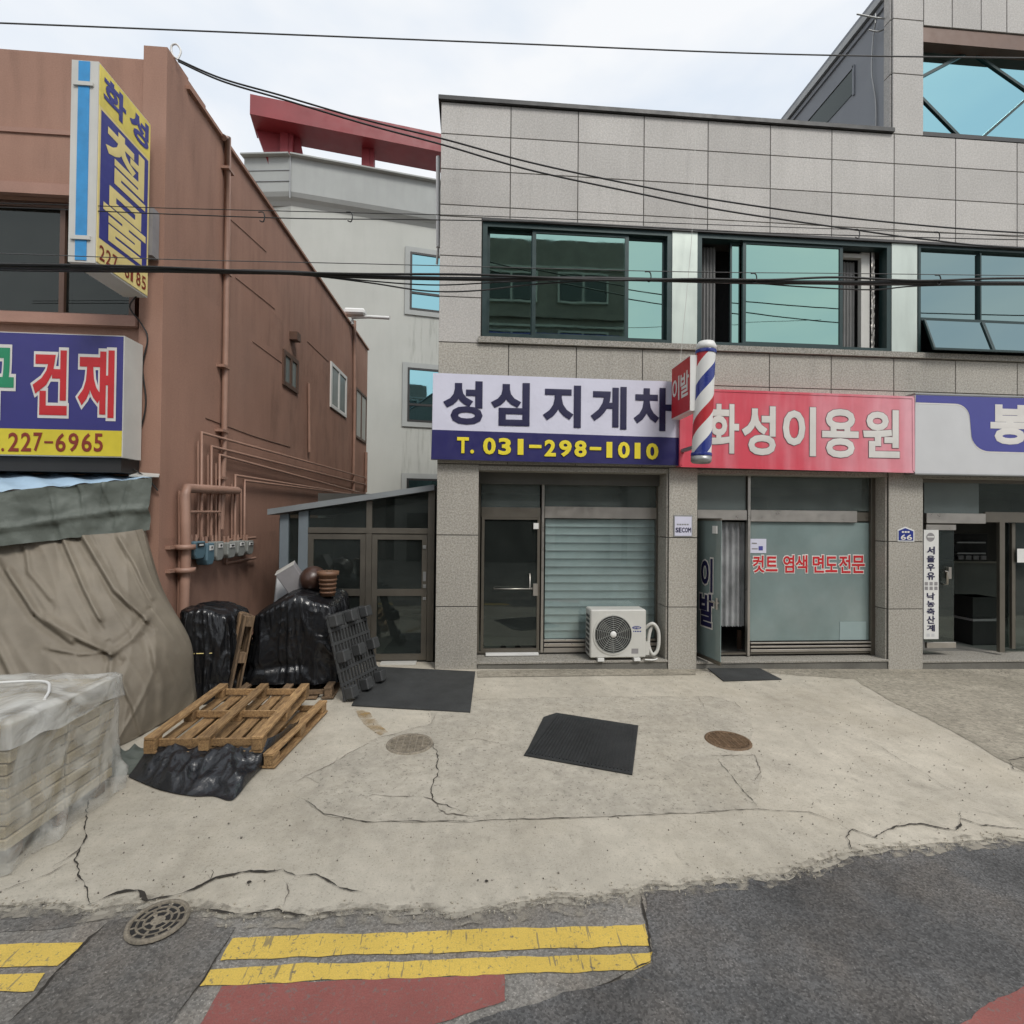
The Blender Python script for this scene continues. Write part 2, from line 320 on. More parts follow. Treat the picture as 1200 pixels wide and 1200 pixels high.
# ------------------------------------------------------------------ mesh helpers
WO = {}     # world origin of each object
def link(o, parent=None, at=None):
    COL.objects.link(o)
    if parent is not None:
        o.parent = parent; w = WO[parent.name]
        if at is not None: o.location = at - w; WO[o.name] = at
        else: WO[o.name] = w
    else:
        if at is not None: o.location = at
        WO[o.name] = o.location.copy()
    return o
def tag(o, label=None, cat=None, group=None, kind=None):
    if label: o['label'] = label
    if cat: o['category'] = cat
    if group: o['group'] = group
    if kind: o['kind'] = kind
    return o
def thing(name, label, cat, loc=(0, 0, 0), group=None):
    o = bpy.data.objects.new(name, None); o.empty_display_size = .1
    link(o, None, Vector(loc)); return tag(o, label, cat, group)
class MB:
    def __init__(s): s.v = []; s.f = []; s.sm = []
    def add(s, vs, fs, smooth=False):
        k = len(s.v); s.v += [Vector(x) for x in vs]; s.f += [tuple(i + k for i in f) for f in fs]; s.sm += [smooth] * len(fs); return s
    def box(s, x0, x1, y0, y1, z0, z1):
        return s.add([(x, y, z) for z in (z0, z1) for y in (y0, y1) for x in (x0, x1)], [(0, 2, 3, 1), (4, 5, 7, 6), (0, 1, 5, 4), (2, 6, 7, 3), (0, 4, 6, 2), (1, 3, 7, 5)])
    def bar(s, a, b, w, h, upv=V(0, 0, 1)):
        a, b = Vector(a), Vector(b); d = (b - a).normalized(); x = d.cross(upv)
        if x.length < 1e-4: x = d.cross(V(1, 0, 0))
        x.normalize(); y = x.cross(d)
        vs = [p + x * i * w / 2 + y * j * h / 2 for p in (a, b) for j in (-1, 1) for i in (-1, 1)]
        return s.add(vs, [(0, 1, 3, 2), (4, 6, 7, 5), (0, 4, 5, 1), (2, 3, 7, 6), (0, 2, 6, 4), (1, 5, 7, 3)])
    def tube(s, pts, r, seg=8, cap=True):
        pts = [Vector(p) for p in pts]; n = len(pts); rings = []; px_ = None
        rs = r if isinstance(r, (list, tuple)) else [r] * n
        for i, p in enumerate(pts):
            d = (pts[min(i + 1, n - 1)] - pts[max(i - 1, 0)]).normalized()
            if px_ is None: px_ = d.cross(V(0, 0, 1)) if abs(d.z) < .95 else d.cross(V(1, 0, 0))
            px_ = (px_ - d * px_.dot(d)).normalized(); py_ = d.cross(px_)
            rings.append([p + (px_ * cos(2 * pi * k / seg) + py_ * sin(2 * pi * k / seg)) * rs[i] for k in range(seg)])
        vs = [x for r_ in rings for x in r_]
        fs = [(i * seg + k, i * seg + (k + 1) % seg, (i + 1) * seg + (k + 1) % seg, (i + 1) * seg + k) for i in range(n - 1) for k in range(seg)]
        s.add(vs, fs, True)
        if cap: s.add(rings[0], [tuple(reversed(range(seg)))]); s.add(rings[-1], [tuple(range(seg))])
        return s
    def quad(s, a, b, c, d): return s.add([a, b, c, d], [(0, 1, 2, 3)])
    def poly(s, pts): return s.add(pts, [tuple(range(len(pts)))])
    def prism(s, pts, ext):
        n = len(pts); ext = Vector(ext); a = [Vector(p) for p in pts]
        return s.add(a + [p + ext for p in a], [tuple(reversed(range(n))), tuple(range(n, 2 * n))] + [(i, (i + 1) % n, (i + 1) % n + n, i + n) for i in range(n)])
    def lathe(s, prof, c, seg=24, axis='z'):
        rings = []
        for r, h in prof:
            for k in range(seg):
                a = 2 * pi * k / seg
                p = (cos(a) * r, sin(a) * r, h) if axis == 'z' else (cos(a) * r, h, sin(a) * r)
                rings.append(Vector(c) + Vector(p))
        fs = [(i * seg + k, i * seg + (k + 1) % seg, (i + 1) * seg + (k + 1) % seg, (i + 1) * seg + k) for i in range(len(prof) - 1) for k in range(seg)]
        return s.add(rings, fs, True)
    def grid(s, fn, nu, nv, smooth=True):
        vs = [fn(i / nu, j / nv) for j in range(nv + 1) for i in range(nu + 1)]
        return s.add(vs, [(j * (nu + 1) + i, j * (nu + 1) + i + 1, (j + 1) * (nu + 1) + i + 1, (j + 1) * (nu + 1) + i) for j in range(nv) for i in range(nu)], smooth)
    def build(s, name, mat, parent=None, loc=None, fix=True, bevel=0):
        w = WO[parent.name] if parent is not None else (Vector(loc) if loc is not None else V(0, 0, 0))
        me = bpy.data.meshes.new(name); me.from_pydata([v - w for v in s.v], [], s.f); me.polygons.foreach_set('use_smooth', s.sm)
        if fix:
            bm = bmesh.new(); bm.from_mesh(me); bmesh.ops.recalc_face_normals(bm, faces=bm.faces)
            if bevel: bmesh.ops.bevel(bm, geom=[e for e in bm.edges if len(e.link_faces) == 2 and e.calc_face_angle() > .5], offset=bevel, segments=1, affect='EDGES')
            bm.to_mesh(me); bm.free()
        me.materials.append(MT[mat] if isinstance(mat, str) else mat); me.update()
        o = bpy.data.objects.new(name, me)
        return link(o, parent, None if parent is not None else w)
BC = {}
def boxmesh(dx, dy, dz, b, mat):
    k = (round(dx, 3), round(dy, 3), round(dz, 3), b, mat)
    if k not in BC:
        me = bpy.data.meshes.new('block'); bm = bmesh.new(); bmesh.ops.create_cube(bm, size=1)
        for v in bm.verts: v.co = V(v.co.x * dx, v.co.y * dy, v.co.z * dz)
        if b: bmesh.ops.bevel(bm, geom=list(bm.edges), offset=min(b, min(dx, dy, dz) * .3), segments=1, affect='EDGES')
        bm.to_mesh(me); bm.free(); me.materials.append(MT[mat]); BC[k] = me
    return BC[k]
def blk(name, x0, x1, y0, y1, z0, z1, mat, parent, b=.003):
    c = V((x0 + x1) / 2, (y0 + y1) / 2, (z0 + z1) / 2)
    o = bpy.data.objects.new(name, boxmesh(abs(x1 - x0), abs(y1 - y0), abs(z1 - z0), b, mat)); return link(o, parent, c)
def lblk(name, cx, cy, cz, dx, dy, dz, mat, parent, rot=None, b=.004):   # local block under a root that is moved later
    o = bpy.data.objects.new(name, boxmesh(dx, dy, dz, b, mat)); COL.objects.link(o); o.parent = parent; o.location = (cx, cy, cz)
    if rot: o.rotation_euler = rot
    WO[o.name] = V(0, 0, 0); return o
def cat(pts, n=8):
    pts = [Vector(p) for p in pts]; res = []
    for i in range(len(pts) - 1):
        a, b, c, d = pts[max(i - 1, 0)], pts[i], pts[i + 1], pts[min(i + 2, len(pts) - 1)]
        for k in range(n):
            t = k / n; res.append(.5 * ((2 * b) + (c - a) * t + (2 * a - 5 * b + 4 * c - d) * t * t + (3 * b - a - 3 * c + d) * t ** 3))
    return res + [pts[-1]]
# lettering -----------------------------------------------------------------
GC = {}
GLY = [('컷트염색면도전문', (.022, .072)), ('이발', (.08, .035, .02)), ('SECOM', (.03,)), ('6', (.02,)), ('성심지게차', (.036,)), ('T.03-298', (.035, .055)), ('1', (.02, .012)), ('화성이용원', (.03, .042)), ('봉', (.045,)), ('서울우유', (.035,)), ('낙농축산계', (.03,)), ('Carrier', (0.,)), ('화성', (.04,)), ('철물', (.026,)), ('227-685', (.012,)), ('구건재', (.035, .08)), ('.227-6965', (.02,))]
def glyphs(keys):      # turn characters of the built-in font into outlines, all in one go
    obs = []
    for ch, wt in keys:
        c = bpy.data.curves.new('lettering', 'FONT'); c.body = ch; c.size = 1; c.resolution_u = 3; c.bevel_depth = wt; c.bevel_resolution = 0; c.extrude = 0
        o = bpy.data.objects.new('lettering', c); COL.objects.link(o); obs.append((ch, wt, o, c))
    dg = bpy.context.evaluated_depsgraph_get()
    for ch, wt, o, c in obs:
        me = bpy.data.meshes.new_from_object(o.evaluated_get(dg))
        GC[(ch, wt)] = ([v.co.copy() for v in me.vertices], [tuple(p.vertices) for p in me.polygons]); bpy.data.meshes.remove(me)
    for ch, wt, o, c in obs: bpy.data.objects.remove(o); bpy.data.curves.remove(c)
def glyph(ch, wt):
    if (ch, wt) not in GC: MISS.append((ch, wt)); glyphs([(ch, wt)])
    return GC[(ch, wt)]
MISS = []
glyphs(sorted({(c, round(w, 3)) for t_, ws in GLY for c in t_ for w in ws}))
def put_glyph(mb, ch, O, U, Vv, N, wt=.03, ref=None, lift=.0, depth=.004):
    wt = round(wt, 3); ref = None if ref is None else round(ref, 3)
    if ch == '1': wt = min(wt, .02); ref = None if ref is None else min(ref, .02)
    vs, fs = glyph(ch, wt); rv = glyph(ch, ref if ref is not None else wt)[0]
    if not rv: return
    x0 = min(v.x for v in rv); x1 = max(v.x for v in rv); y0 = min(v.y for v in rv); y1 = max(v.y for v in rv)
    mz = max(abs(v.z) for v in vs) or 1
    mb.add([O + U * ((v.x - x0) / (x1 - x0)) + Vv * ((v.y - y0) / (y1 - y0)) + N * (lift + depth * v.z / mz) for v in vs], fs)
def text_y(items, Y, parent, mat, wt=.03, outline=None, olw=.05, lift=.004, per=True, name='letter'):
    """items: (char, px0, py0, px1, py1) measured on the photograph, laid on the plane y = Y"""
    for ch, a, b, c, d in items:
        p0 = AY(a, d, Y); p1 = AY(c, b, Y); O = p0; U = V(p1.x - p0.x, 0, 0); W_ = V(0, 0, p1.z - p0.z); N = V(0, -1, 0)
        if outline:
            m = MB(); put_glyph(m, ch, O, U, W_, N, wt + olw, wt, lift, .001); m.build(name + '_outline', outline, parent, fix=False)
        m = MB(); put_glyph(m, ch, O, U, W_, N, wt, None, lift + (.004 if outline else 0), .001); m.build(name, mat, parent, fix=False)
def fbm(p, o=4): return noise.fractal(p, 1.0, 2.0, o)


# ================================================================== GROUND
def jag(pts, amp, step=.07, seed=1):
    res = []; arc_ = 0; step = min(step, .035)
    for a, b in zip(pts[:-1], pts[1:]):
        n = max(1, int((b - a).length / step)); n = min(n, 60); d = (b - a); nrm = V(-d.y, d.x, 0)
        if nrm.length > 0: nrm.normalize()
        for k in range(n):
            p = a + d * (k / n); L_ = arc_ + d.length * k / n
            w = noise.noise(V(L_ * 5, seed * 3.7, 0)) * 1.6 + noise.noise(V(L_ * 14, seed * 3.7, 5)) * .9 + noise.noise(V(L_ * 38, seed * 3.7, 9)) * .5
            res.append(p + nrm * (w * amp))
        arc_ += d.length
    res.append(pts[-1]); return res
def flat(pts, h): return [V(p.x, p.y, zg(p.x) + h) for p in pts]
def sheet_poly(name, pts, h, mat, thick=0, parent=None, kind='structure'):
    from mathutils.geometry import tessellate_polygon
    p = flat(pts, h); tr = tessellate_polygon([p]); m = MB(); m.add(p, [tuple(t) for t in tr])
    if thick:
        n = len(p); m.add([x for x in p] + [x - V(0, 0, thick) for x in p], [(i, (i + 1) % n, (i + 1) % n + n, i + n) for i in range(n)])
    me_o = m.build(name, mat, parent)
    me = me_o.data
    for poly in me.polygons:      # tops face up
        pass
    if parent is None: tag(me_o, kind=kind)
    return me_o
def G2(*pp): return [GR(x, y) for x, y in pp]
m = MB(); L = 140
m.grid(lambda u, v: V(-L + 2 * L * u, -L + 2 * L * v, zg(-L + 2 * L * u)), 8, 8, False)
road = tag(m.build('road', 'asph'), kind='structure')
edge_px = [(-160, 1066), (-60, 1064), (0, 1063), (60, 1060), (105, 1066), (170, 1060), (222, 1066), (262, 1070), (293, 1073), (327, 1068), (363, 1075), (417, 1066), (470, 1068), (530, 1070), (590, 1062), (631, 1056), (690, 1052), (736, 1047), (750, 1040), (820, 1034), (881, 1029), (920, 1023), (952, 1015), (997, 999), (1040, 995), (1087, 991), (1159, 984), (1200, 982), (1330, 975)]
E0 = G2(*edge_px); edge = [V(-60, E0[0].y, 0)] + jag(E0, .020, .03, 3) + [V(60, E0[-1].y + 1, 0)]
forecourt = sheet_poly('forecourt', edge + [V(60, 60, 0), V(-60, 60, 0)], .012, 'conc', .03)
# patches in the concrete
def patch(name, pp, h, mat, amp=.01, seed=5, step=.06): 
    p = G2(*pp); p = jag(p + [p[0]], amp, step, seed)[:-1]; return sheet_poly(name, p, h, mat)
patch('concrete_patch', [(506, 826), (556, 822), (700, 818), (838, 818), (860, 824), (876, 838), (884, 856), (874, 880), (888, 890), (892, 905), (886, 950), (800, 956), (700, 960), (600, 963), (545, 965), (430, 966), (380, 957), (358, 940), (374, 920), (358, 912), (384, 900), (440, 868), (505, 850)], .016, 'concrough', .012)
patch('worn_pavement', [(560, 787), (806, 788), (845, 786), (1000, 797), (1042, 822), (1086, 843), (1130, 866), (1166, 888), (1200, 905), (1300, 960), (1500, 960), (1400, 786), (1090, 783), (900, 778), (700, 785)], .016, 'concold', .012, 9)
patch('concrete_edging', [(559, 788), (780, 788), (815, 785), (815, 792), (560, 795)], .020, 'concold', .006, 11)
# asphalt patches and road paint
patch('asphalt_patch', [(750, 1040), (757, 1060), (757, 1082), (764, 1105), (765, 1130), (740, 1146), (700, 1156), (620, 1178), (560, 1196), (480, 1225), (430, 1300), (1900, 1300), (1900, 985), (1330, 976), (1200, 983), (1159, 985), (1087, 992), (1040, 997), (997, 1001), (952, 1017), (920, 1026), (881, 1031), (820, 1036)], .006, 'asphnew', .01, 13, .045)
patch('trench_patch', [(128, 1080), (200, 1068), (277, 1087), (262, 1110), (232, 1158), (200, 1200), (150, 1270), (-60, 1270), (20, 1188), (45, 1165), (98, 1107)], .003, 'asphmid', .008, 15)
patch('trench_patch', [(0, 1066), (100, 1068), (90, 1085), (-20, 1095), (-120, 1090), (-120, 1068)], .0034, 'asphmid', .012, 18)
patch('red_surfacing', [(260, 1157), (400, 1150), (591, 1142), (592, 1174), (556, 1186), (500, 1204), (430, 1290), (150, 1290), (236, 1200)], .005, 'redroad', .006, 17)
patch('red_surfacing', [(1260, 1130), (1200, 1158), (1170, 1172), (1140, 1190), (1110, 1215), (1040, 1290), (1500, 1290)], .009, 'redroad', .012, 19)
for nm, pp in (('yellow_road_line', [(273, 1100), (350, 1097), (550, 1091), (757, 1084), (762, 1109), (550, 1116), (350, 1122), (257, 1127)]),
               ('yellow_road_line', [(247, 1137), (350, 1131), (550, 1125), (766, 1117), (763, 1130), (742, 1138), (550, 1144), (350, 1151), (233, 1157)]),
               ('yellow_road_line', [(97, 1106), (0, 1107), (-120, 1109), (-150, 1136), (0, 1134), (66, 1133), (80, 1122)]),
               ('yellow_road_line', [(52, 1142), (0, 1143), (-150, 1146), (-170, 1170), (0, 1164), (38, 1163)])):
    patch(nm, pp, .006, 'yline', .006, 21, .05)
# cracks
def crack(pp, w, mat='crack', seed=1, amp=.012, h=.022, px=True, sub=False):
    r = random.Random(seed); p = jag(G2(*pp) if px else pp, amp * 1.2, .02, seed); n = len(p); Lf = []; Rg = []
    for i, a in enumerate(p):
        d = p[min(i + 1, n - 1)] - p[max(i - 1, 0)]; nn = V(-d.y, d.x, 0); nn.normalize()
        t = min(1, i / 8, (n - 1 - i) / 8); ww = w * (.2 + .8 * t) * max(.12, .75 + 1.3 * noise.noise(V(i * .22, seed * 2.3, 1)) + r.uniform(-.25, .25))
        Lf.append(a + nn * ww / 2); Rg.append(a - nn * ww / 2)
    Lf = flat(Lf, h); Rg = flat(Rg, h); m = MB(); m.add(Lf + Rg, [(i, i + 1, n + i + 1, n + i) for i in range(n - 1)])
    o = m.build('crack', mat, forecourt)
    if n > 24 and not sub:
        for k in range(n // 14):
            i = r.randrange(4, n - 5); d = p[i + 1] - p[i - 1]; d.z = 0; d.normalize(); sg_ = r.choice((-1, 1)); e = (d * r.uniform(-.8, 1) + V(-d.y, d.x, 0) * sg_).normalized(); L_ = r.uniform(.03, .14)
            q1 = p[i] + e * L_ * .5 + d * L_ * .2; q2 = p[i] + e * L_
            crack([p[i], q1, q2], w * .45, 'crack2' if r.random() < .6 else mat, seed * 31 + k, .01, h - .0006, False, True)
    return o
crack([(103, 1066), (135, 1052), (160, 1048), (173, 1058), (213, 1052), (253, 1032), (292, 1026), (332, 1022)], .019, 'crack', 2, .012)
crack([(332, 1022), (345, 1030), (370, 1028), (400, 1043), (430, 1052)], .010, 'crack', 3, .01)
crack([(332, 1030), (338, 1048), (331, 1066)], .008, 'crack2', 4)
crack([(225, 1067), (293, 1074), (327, 1069), (363, 1076), (417, 1068)], .010, 'crack', 5)
crack([(997, 998), (993, 984), (1000, 975), (1025, 984), (1050, 972), (1080, 968), (1120, 976), (1126, 962), (1150, 970), (1200, 975)], .013, 'crack', 6)
crack([(1126, 962), (1128, 952)], .008, 'crack', 7)
crack([(1140, 950), (1170, 958), (1195, 966)], .007, 'crack2', 8)
crack([(1166, 888), (1182, 893), (1200, 891), (1240, 890)], .012, 'crack', 9); crack([(1182, 893), (1188, 904), (1210, 910)], .008, 'crack', 10)
crack([(345, 936), (358, 940), (380, 957), (430, 966), (545, 965), (600, 963), (700, 960), (800, 956), (886, 951), (950, 955), (980, 966), (997, 978)], .0055, 'crack', 11, .006)
crack([(508, 872), (514, 905), (506, 940), (530, 950), (560, 963)], .008, 'crack', 12, .018)
crack([(496, 936), (525, 957), (560, 960)], .012, 'crack2', 13, .02)
crack([(340, 922), (358, 912), (384, 900), (440, 868), (505, 850), (512, 836)], .007, 'crack2', 14)
crack([(556, 822), (700, 818), (838, 818), (860, 824), (876, 838)], .005, 'crack2', 15, .006)
crack([(838, 890), (858, 912), (872, 930), (890, 951)], .006, 'crack', 16); crack([(826, 888), (884, 887), (891, 903), (886, 920)], .007, 'crack2', 17)
crack([(818, 818), (830, 838)], .005, 'crack2', 18)
crack([(400, 942), (440, 935), (495, 937)], .005, 'crack2', 19)
crack([(98, 915), (102, 950), (100, 985), (88, 1010), (96, 1035), (106, 1064)], .009, 'crack', 20, .015)
crack([(60, 1020), (92, 1000), (100, 985)], .008, 'crack2', 21); crack([(0, 1048), (50, 1030), (88, 1010)], .007, 'crack2', 22)
crack([(612, 880), (560, 868), (520, 872)], .005, 'crack2', 23)
crack([(1020, 870), (1060, 895), (1110, 925), (1150, 946)], .004, 'crack2', 24); crack([(750, 1042), (758, 1080), (765, 1128), (700, 1157)], .014, 'crack', 25, .008, .0085)
crack([(128, 1080), (98, 1107), (45, 1165), (10, 1200)], .014, 'crack', 26, .008, .0075); crack([(277, 1087), (262, 1110), (232, 1158), (205, 1195)], .010, 'crack', 27, .006, .0075)
for i, (x, y, w) in enumerate([(292, 1037, 7), (402, 963, 4), (925, 898, 5), (940, 960, 4), (268, 968, 4), (245, 985, 3), (570, 1036, 6), (560, 1035, 4), (1010, 1000, 5), (975, 905, 4), (230, 960, 3), (310, 1036, 3)]):
    c = GR(x, y); r = random.Random(i); m = MB(); m.poly(flat([c + V(cos(a) * w * .002 * r.uniform(.6, 1.3), sin(a) * w * .002 * r.uniform(.6, 1.3), 0) for a in [k * pi / 4 for k in range(8)]], .021)); m.build('pothole', 'crack', forecourt)
# loose crumbs along the broken edge
m = MB(); r = random.Random(33)
for i in range(420):
    k = r.randrange(len(edge) - 2) + 1; c = edge[k] + V(r.gauss(0, .06), r.gauss(0, .045), 0); s = r.uniform(.0015, .005)
    m.add([V(c.x + a * s * r.uniform(.6, 1.2), c.y + b * s * r.uniform(.6, 1.2), zg(c.x) + z) for z, sc_ in ((.008, 1), (.018 + s, .5)) for a, b in ((-1, -1), (1, -1), (1, 1), (-1, 1))], [(4, 5, 6, 7), (0, 1, 5, 4), (1, 2, 6, 5), (2, 3, 7, 6), (3, 0, 4, 7)])
tag(m.build('gravel', 'conc'), 'crumbs of broken concrete scattered along the edge of the forecourt', 'gravel', kind='stuff')
m = MB(); r = random.Random(51)
for i in range(2600):
    x_, y_ = (r.uniform(-3.6, 8.5), r.uniform(3.3, 7.9)) if i < 1500 else (r.uniform(-.6, 9), 7.9 - abs(r.gauss(0, .12)))
    s = r.uniform(.0012, .0038) * (1.5 if r.random() < .06 else 1); c = V(x_, y_, 0)
    m.add([V(c.x + a * s * r.uniform(.6, 1.3), c.y + b * s * r.uniform(.6, 1.3), zg(c.x) + z) for z in (.014, .0165 + s * 1.2) for a, b in ((-1, -1), (1, -1), (1, 1), (-1, 1))], [(4, 5, 6, 7), (0, 1, 5, 4), (1, 2, 6, 5), (2, 3, 7, 6), (3, 0, 4, 7)])
tag(m.build('grit', 'grit'), 'fine grit and small stones scattered over the forecourt concrete', 'grit', kind='stuff')
def smear(off0, off1, h, mat, sd):
    P_ = edge[2:-2]; a = [V(p.x, p.y - off0, zg(p.x) + h) for p in P_]; b = [V(p.x, p.y - off1 * (.6 + .8 * abs(noise.noise(V(p.x * 2.2, sd, 0)))), zg(p.x) + h) for p in P_]; n = len(a)
    m = MB(); m.add(a + b, [(i, i + 1, n + i + 1, n + i) for i in range(n - 1)]); tag(m.build('cement_smear', mat), kind='structure')
smear(-.02, .16, .0098, 'smear', 1); smear(-.02, .07, .0104, 'smear2', 4); smear(.02, -.06, .0128, 'dirtband', 7)
# rusty stain running from the mat
patch('rust_stain', [(416, 832), (432, 836), (455, 860), (446, 864), (425, 850)], .0205, 'rust', .012, 31)

# manhole covers
def manhole(label, px, py, rad, frame, lid, style):
    c = GR(px, py); c.z = zg(c.x) + .018; t = thing('manhole_cover', label, 'manhole cover', c)
    m = MB(); m.lathe([(rad * .88, .0), (rad * .88, .012), (rad, .012), (rad * 1.03, -.004)], c, 32); m.build('frame', frame, t)
    m = MB(); m.lathe([(0, .002), (rad * .88, .002)], c, 32); m.build('lid', lid, t)
    m = MB()
    if style == 'ring':
        for ra, rb, n, gap in ((.70, .84, 12, .25), (.48, .62, 8, .25), (.24, .40, 5, .3)):
            for k in range(n):
                a0 = 2 * pi * k / n; a1 = a0 + 2 * pi / n * (1 - gap); q_ = [a0 + (a1 - a0) * j / 4 for j in range(5)]
                pts = [c + V(cos(a) * rad * rb, sin(a) * rad * rb, .004) for a in q_] + [c + V(cos(a) * rad * ra, sin(a) * rad * ra, .004) for a in reversed(q_)]
                m.poly(pts)
        m.build('slot', 'black', t)
        m = MB(); 
        for ra in (.44, .66): m.lathe([(rad * ra, .003), (rad * ra, .008), (rad * (ra + .03), .008), (rad * (ra + .03), .003)], c, 28)
        m.build('rib', frame, t)
    else:
        n = 6
        for i in range(-n, n + 1):
            h = rad * .86 * math.sqrt(max(0, 1 - (i / n * .98) ** 2)); o = i / n * rad * .86
            if h > .02: 
                m.bar(c + V(-h, o, .008), c + V(h, o, .008), rad * .055, .010)
                if abs(i) % 2 == 0: m.bar(c + V(o, -h, .0075), c + V(o, h, .0075), rad * .055, .009)
        m.build('rib', frame, t)
manhole('round slotted iron manhole cover set in the asphalt beside the cracked edge', 185, 1083, .155, 'ironpale', 'ironpale', 'ring')
manhole('small rusty brown manhole cover on the concrete in front of the barber shop', 853, 870, .235, 'iron', 'crack', 'grid')
manhole('pale dusty manhole cover nearly hidden in the concrete near the annex mat', 480, 874, .235, 'ironpale', 'concrough', 'grid')

# rubber mats
def mat_thing(label, pp, mat, ribs, h=.012):
    p = G2(*pp); c = sum(p, V(0, 0, 0)) / len(p); c.z = zg(c.x) + .017
    t = thing('rubber_mat', label, 'mat', c)
    m = MB(); bot = flat(p, .018); m.prism(bot, (0, 0, h)); m.build('base', mat, t)
    if ribs:
        m = MB(); a, b, d, e = p[0], p[1], p[2], p[3]
        n = 30
        for i in range(1, n):
            f = i / n; s_ = e + (d - e) * f; t_ = s_ + ((a + (b - a) * f) - s_) * .93; s_ = s_ + (t_ - s_) * .04
            m.bar(V(s_.x, s_.y, zg(s_.x) + .018 + h + .003), V(t_.x, t_.y, zg(t_.x) + .018 + h + .003), .012, .010)
        m.build('rib', mat, t)
    return t
mat_thing('large dark grey mat in front of the glass annex door', [(436, 783), (557, 789), (551, 837), (412, 829)], 'rubber2', False)
mat_thing('black ribbed rubber mat lying askew in the middle of the concrete', [(652, 838), (748, 853), (741, 911), (614, 888), (619, 880), (637, 843)], 'rubber', True)
mat_thing('small dark mat at the foot of the open barber shop door', [(829, 785), (890, 785), (916, 798), (848, 800)], 'rubber2', False)

# ================================================================== GRANITE BUILDING
YF = 8.0
XL, XR, BACK = -.56, 13.2, 19.0
gb = thing('granite_building', 'two storey building clad in grey granite panels with shopfronts and green framed windows', 'building', (6, YF, zg(6)))
JX = [XL, .537, 1.616, 2.69, 3.756, 4.814, 5.879, 6.979, 8.086, 9.215, 10.33, 11.44, XR]
ZT, ZH, ZSILL, ZB = 9.0, 7.20, 5.27, 3.33
# solid behind the cladding
m = MB(); yc = YF + .012
m.box(XL + .006, XR, yc, BACK, ZH, ZT - .01)                 # parapet band and roof slab
m.box(XL + .006, XR, yc, YF + .9, ZB - .02, ZSILL - .06)     # band between storeys
m.box(XL + .006, .10, yc, YF + .9, ZSILL - .06, ZH)
m.box(XL + .006, XR, YF + .9, BACK, ZB - .02, ZH)            # rear mass, upper storey
for a, b in ((XL, .096), (3.138, 3.618), (6.888, 7.509)): m.box(a + .006, b - .006, yc, YF + .9, 0.0, ZB)
m.build('wall', 'core', gb)
def panel(x0, x1, z0, z1, mat='gran', y=YF): return blk('granite_panel', x0 + .007, x1 - .007, y, y + .028, z0 + .007, z1 - .007, mat, gb, .003)
rows = [(ZT - .004, 8.495), (8.495, 7.942), (7.942, 7.38)]
for a, b in zip(JX[:-1], JX[1:]):
    for z1, z0 in rows: panel(a, b, z0, z1)
    panel(a, b, ZH, 7.38)
    panel(a, b, 4.671, ZSILL - .045, 'granlow'); panel(a, b, 4.05, 4.671, 'granlow'); panel(a, b, ZB, 4.05, 'granlow')
for z1, z0 in ((7.20, 6.58), (6.58, 5.937), (5.937, 5.225)): panel(XL, .10, z0, z1)
for a, b, zs in ((XL, .096, (3.33, 2.22, 1.11, .10)), (3.138, 3.618, (3.33, 2.206, 1.09, .06)), (6.888, 7.509, (3.33, 2.165, 1.045, .01))):
    for z1, z0 in zip(zs[:-1], zs[1:]): panel(a, b, z0, z1, 'granlow')
# granite jamb returns of the barber shop, left faces of the right-hand pillars
for X, y1, zs in ((3.138, 8.43, (3.3, 2.206, 1.09, .06)), (6.888, 8.28, (3.3, 2.165, 1.045, .01))):
    for z1, z0 in zip(zs[:-1], zs[1:]): blk('granite_panel', X - .022, X + .004, YF + .034, y1, z0 + .007, z1 - .007, 'granlow', gb, .003)
m = MB(); m.box(XL - .04, 6.95, YF - .05, YF + .25, ZT, ZT + .065); m.box(XL - .04, XL + .2, YF + .25, BACK, ZT, ZT + .065); m.build('coping', 'coping', gb)
m = MB(); m.box(.06, XR, YF - .05, YF + .12, ZSILL - .04, ZSILL + .05); m.build('sill', 'stepst', gb)
m = MB(); m.box(.10, XR, YF - .012, YF + .1, ZH - .035, ZH + .004); m.build('lintel_trim', 'coping', gb)
for x0_, x1_, z0_, z1_ in ((.0, XR, 4.72, ZSILL - .05), (XL, 6.9, 7.7, ZT - .02), (XL, XR, 7.22, 7.8), (XL + .01, .09, .12, .7), (3.15, 3.61, .08, .6), (6.9, 7.5, .03, .6)):
    m = MB(); m.quad(V(x0_, YF - .0025, z0_), V(x1_, YF - .0025, z0_), V(x1_, YF - .0025, z1_), V(x0_, YF - .0025, z1_)); m.build('drip_stain', 'drip', gb)
# dark upstairs room behind the open window
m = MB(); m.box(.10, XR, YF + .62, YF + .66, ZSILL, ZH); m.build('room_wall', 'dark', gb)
def fX(px, y=340, Y=YF): return AY(px, y, Y).x
def frame_rect(m, x0, x1, z0, z1, t, y0, y1, tb=None):
    tb = tb or t
    m.box(x0, x0 + t, y0, y1, z0, z1); m.box(x1 - t, x1, y0, y1, z0, z1); m.box(x0 + t, x1 - t, y0 + .001, y1 - .001, z0, z0 + tb); m.box(x0 + t, x1 - t, y0 + .001, y1 - .001, z1 - t, z1)
def sash(parent, x0, x1, z0, z1, y, glass, t=.05, fm='green', d=.04):
    m = MB(); frame_rect(m, x0, x1, z0, z1, t, y - d / 2, y + d / 2); f = m.build('sash', fm, parent)
    m = MB(); m.box(x0 + t - .004, x1 - t + .004, y - .004, y + .004, z0 + t - .004, z1 - t + .004); m.build('pane', glass, parent)
zb, zt = ZSILL + .05, ZH - .036
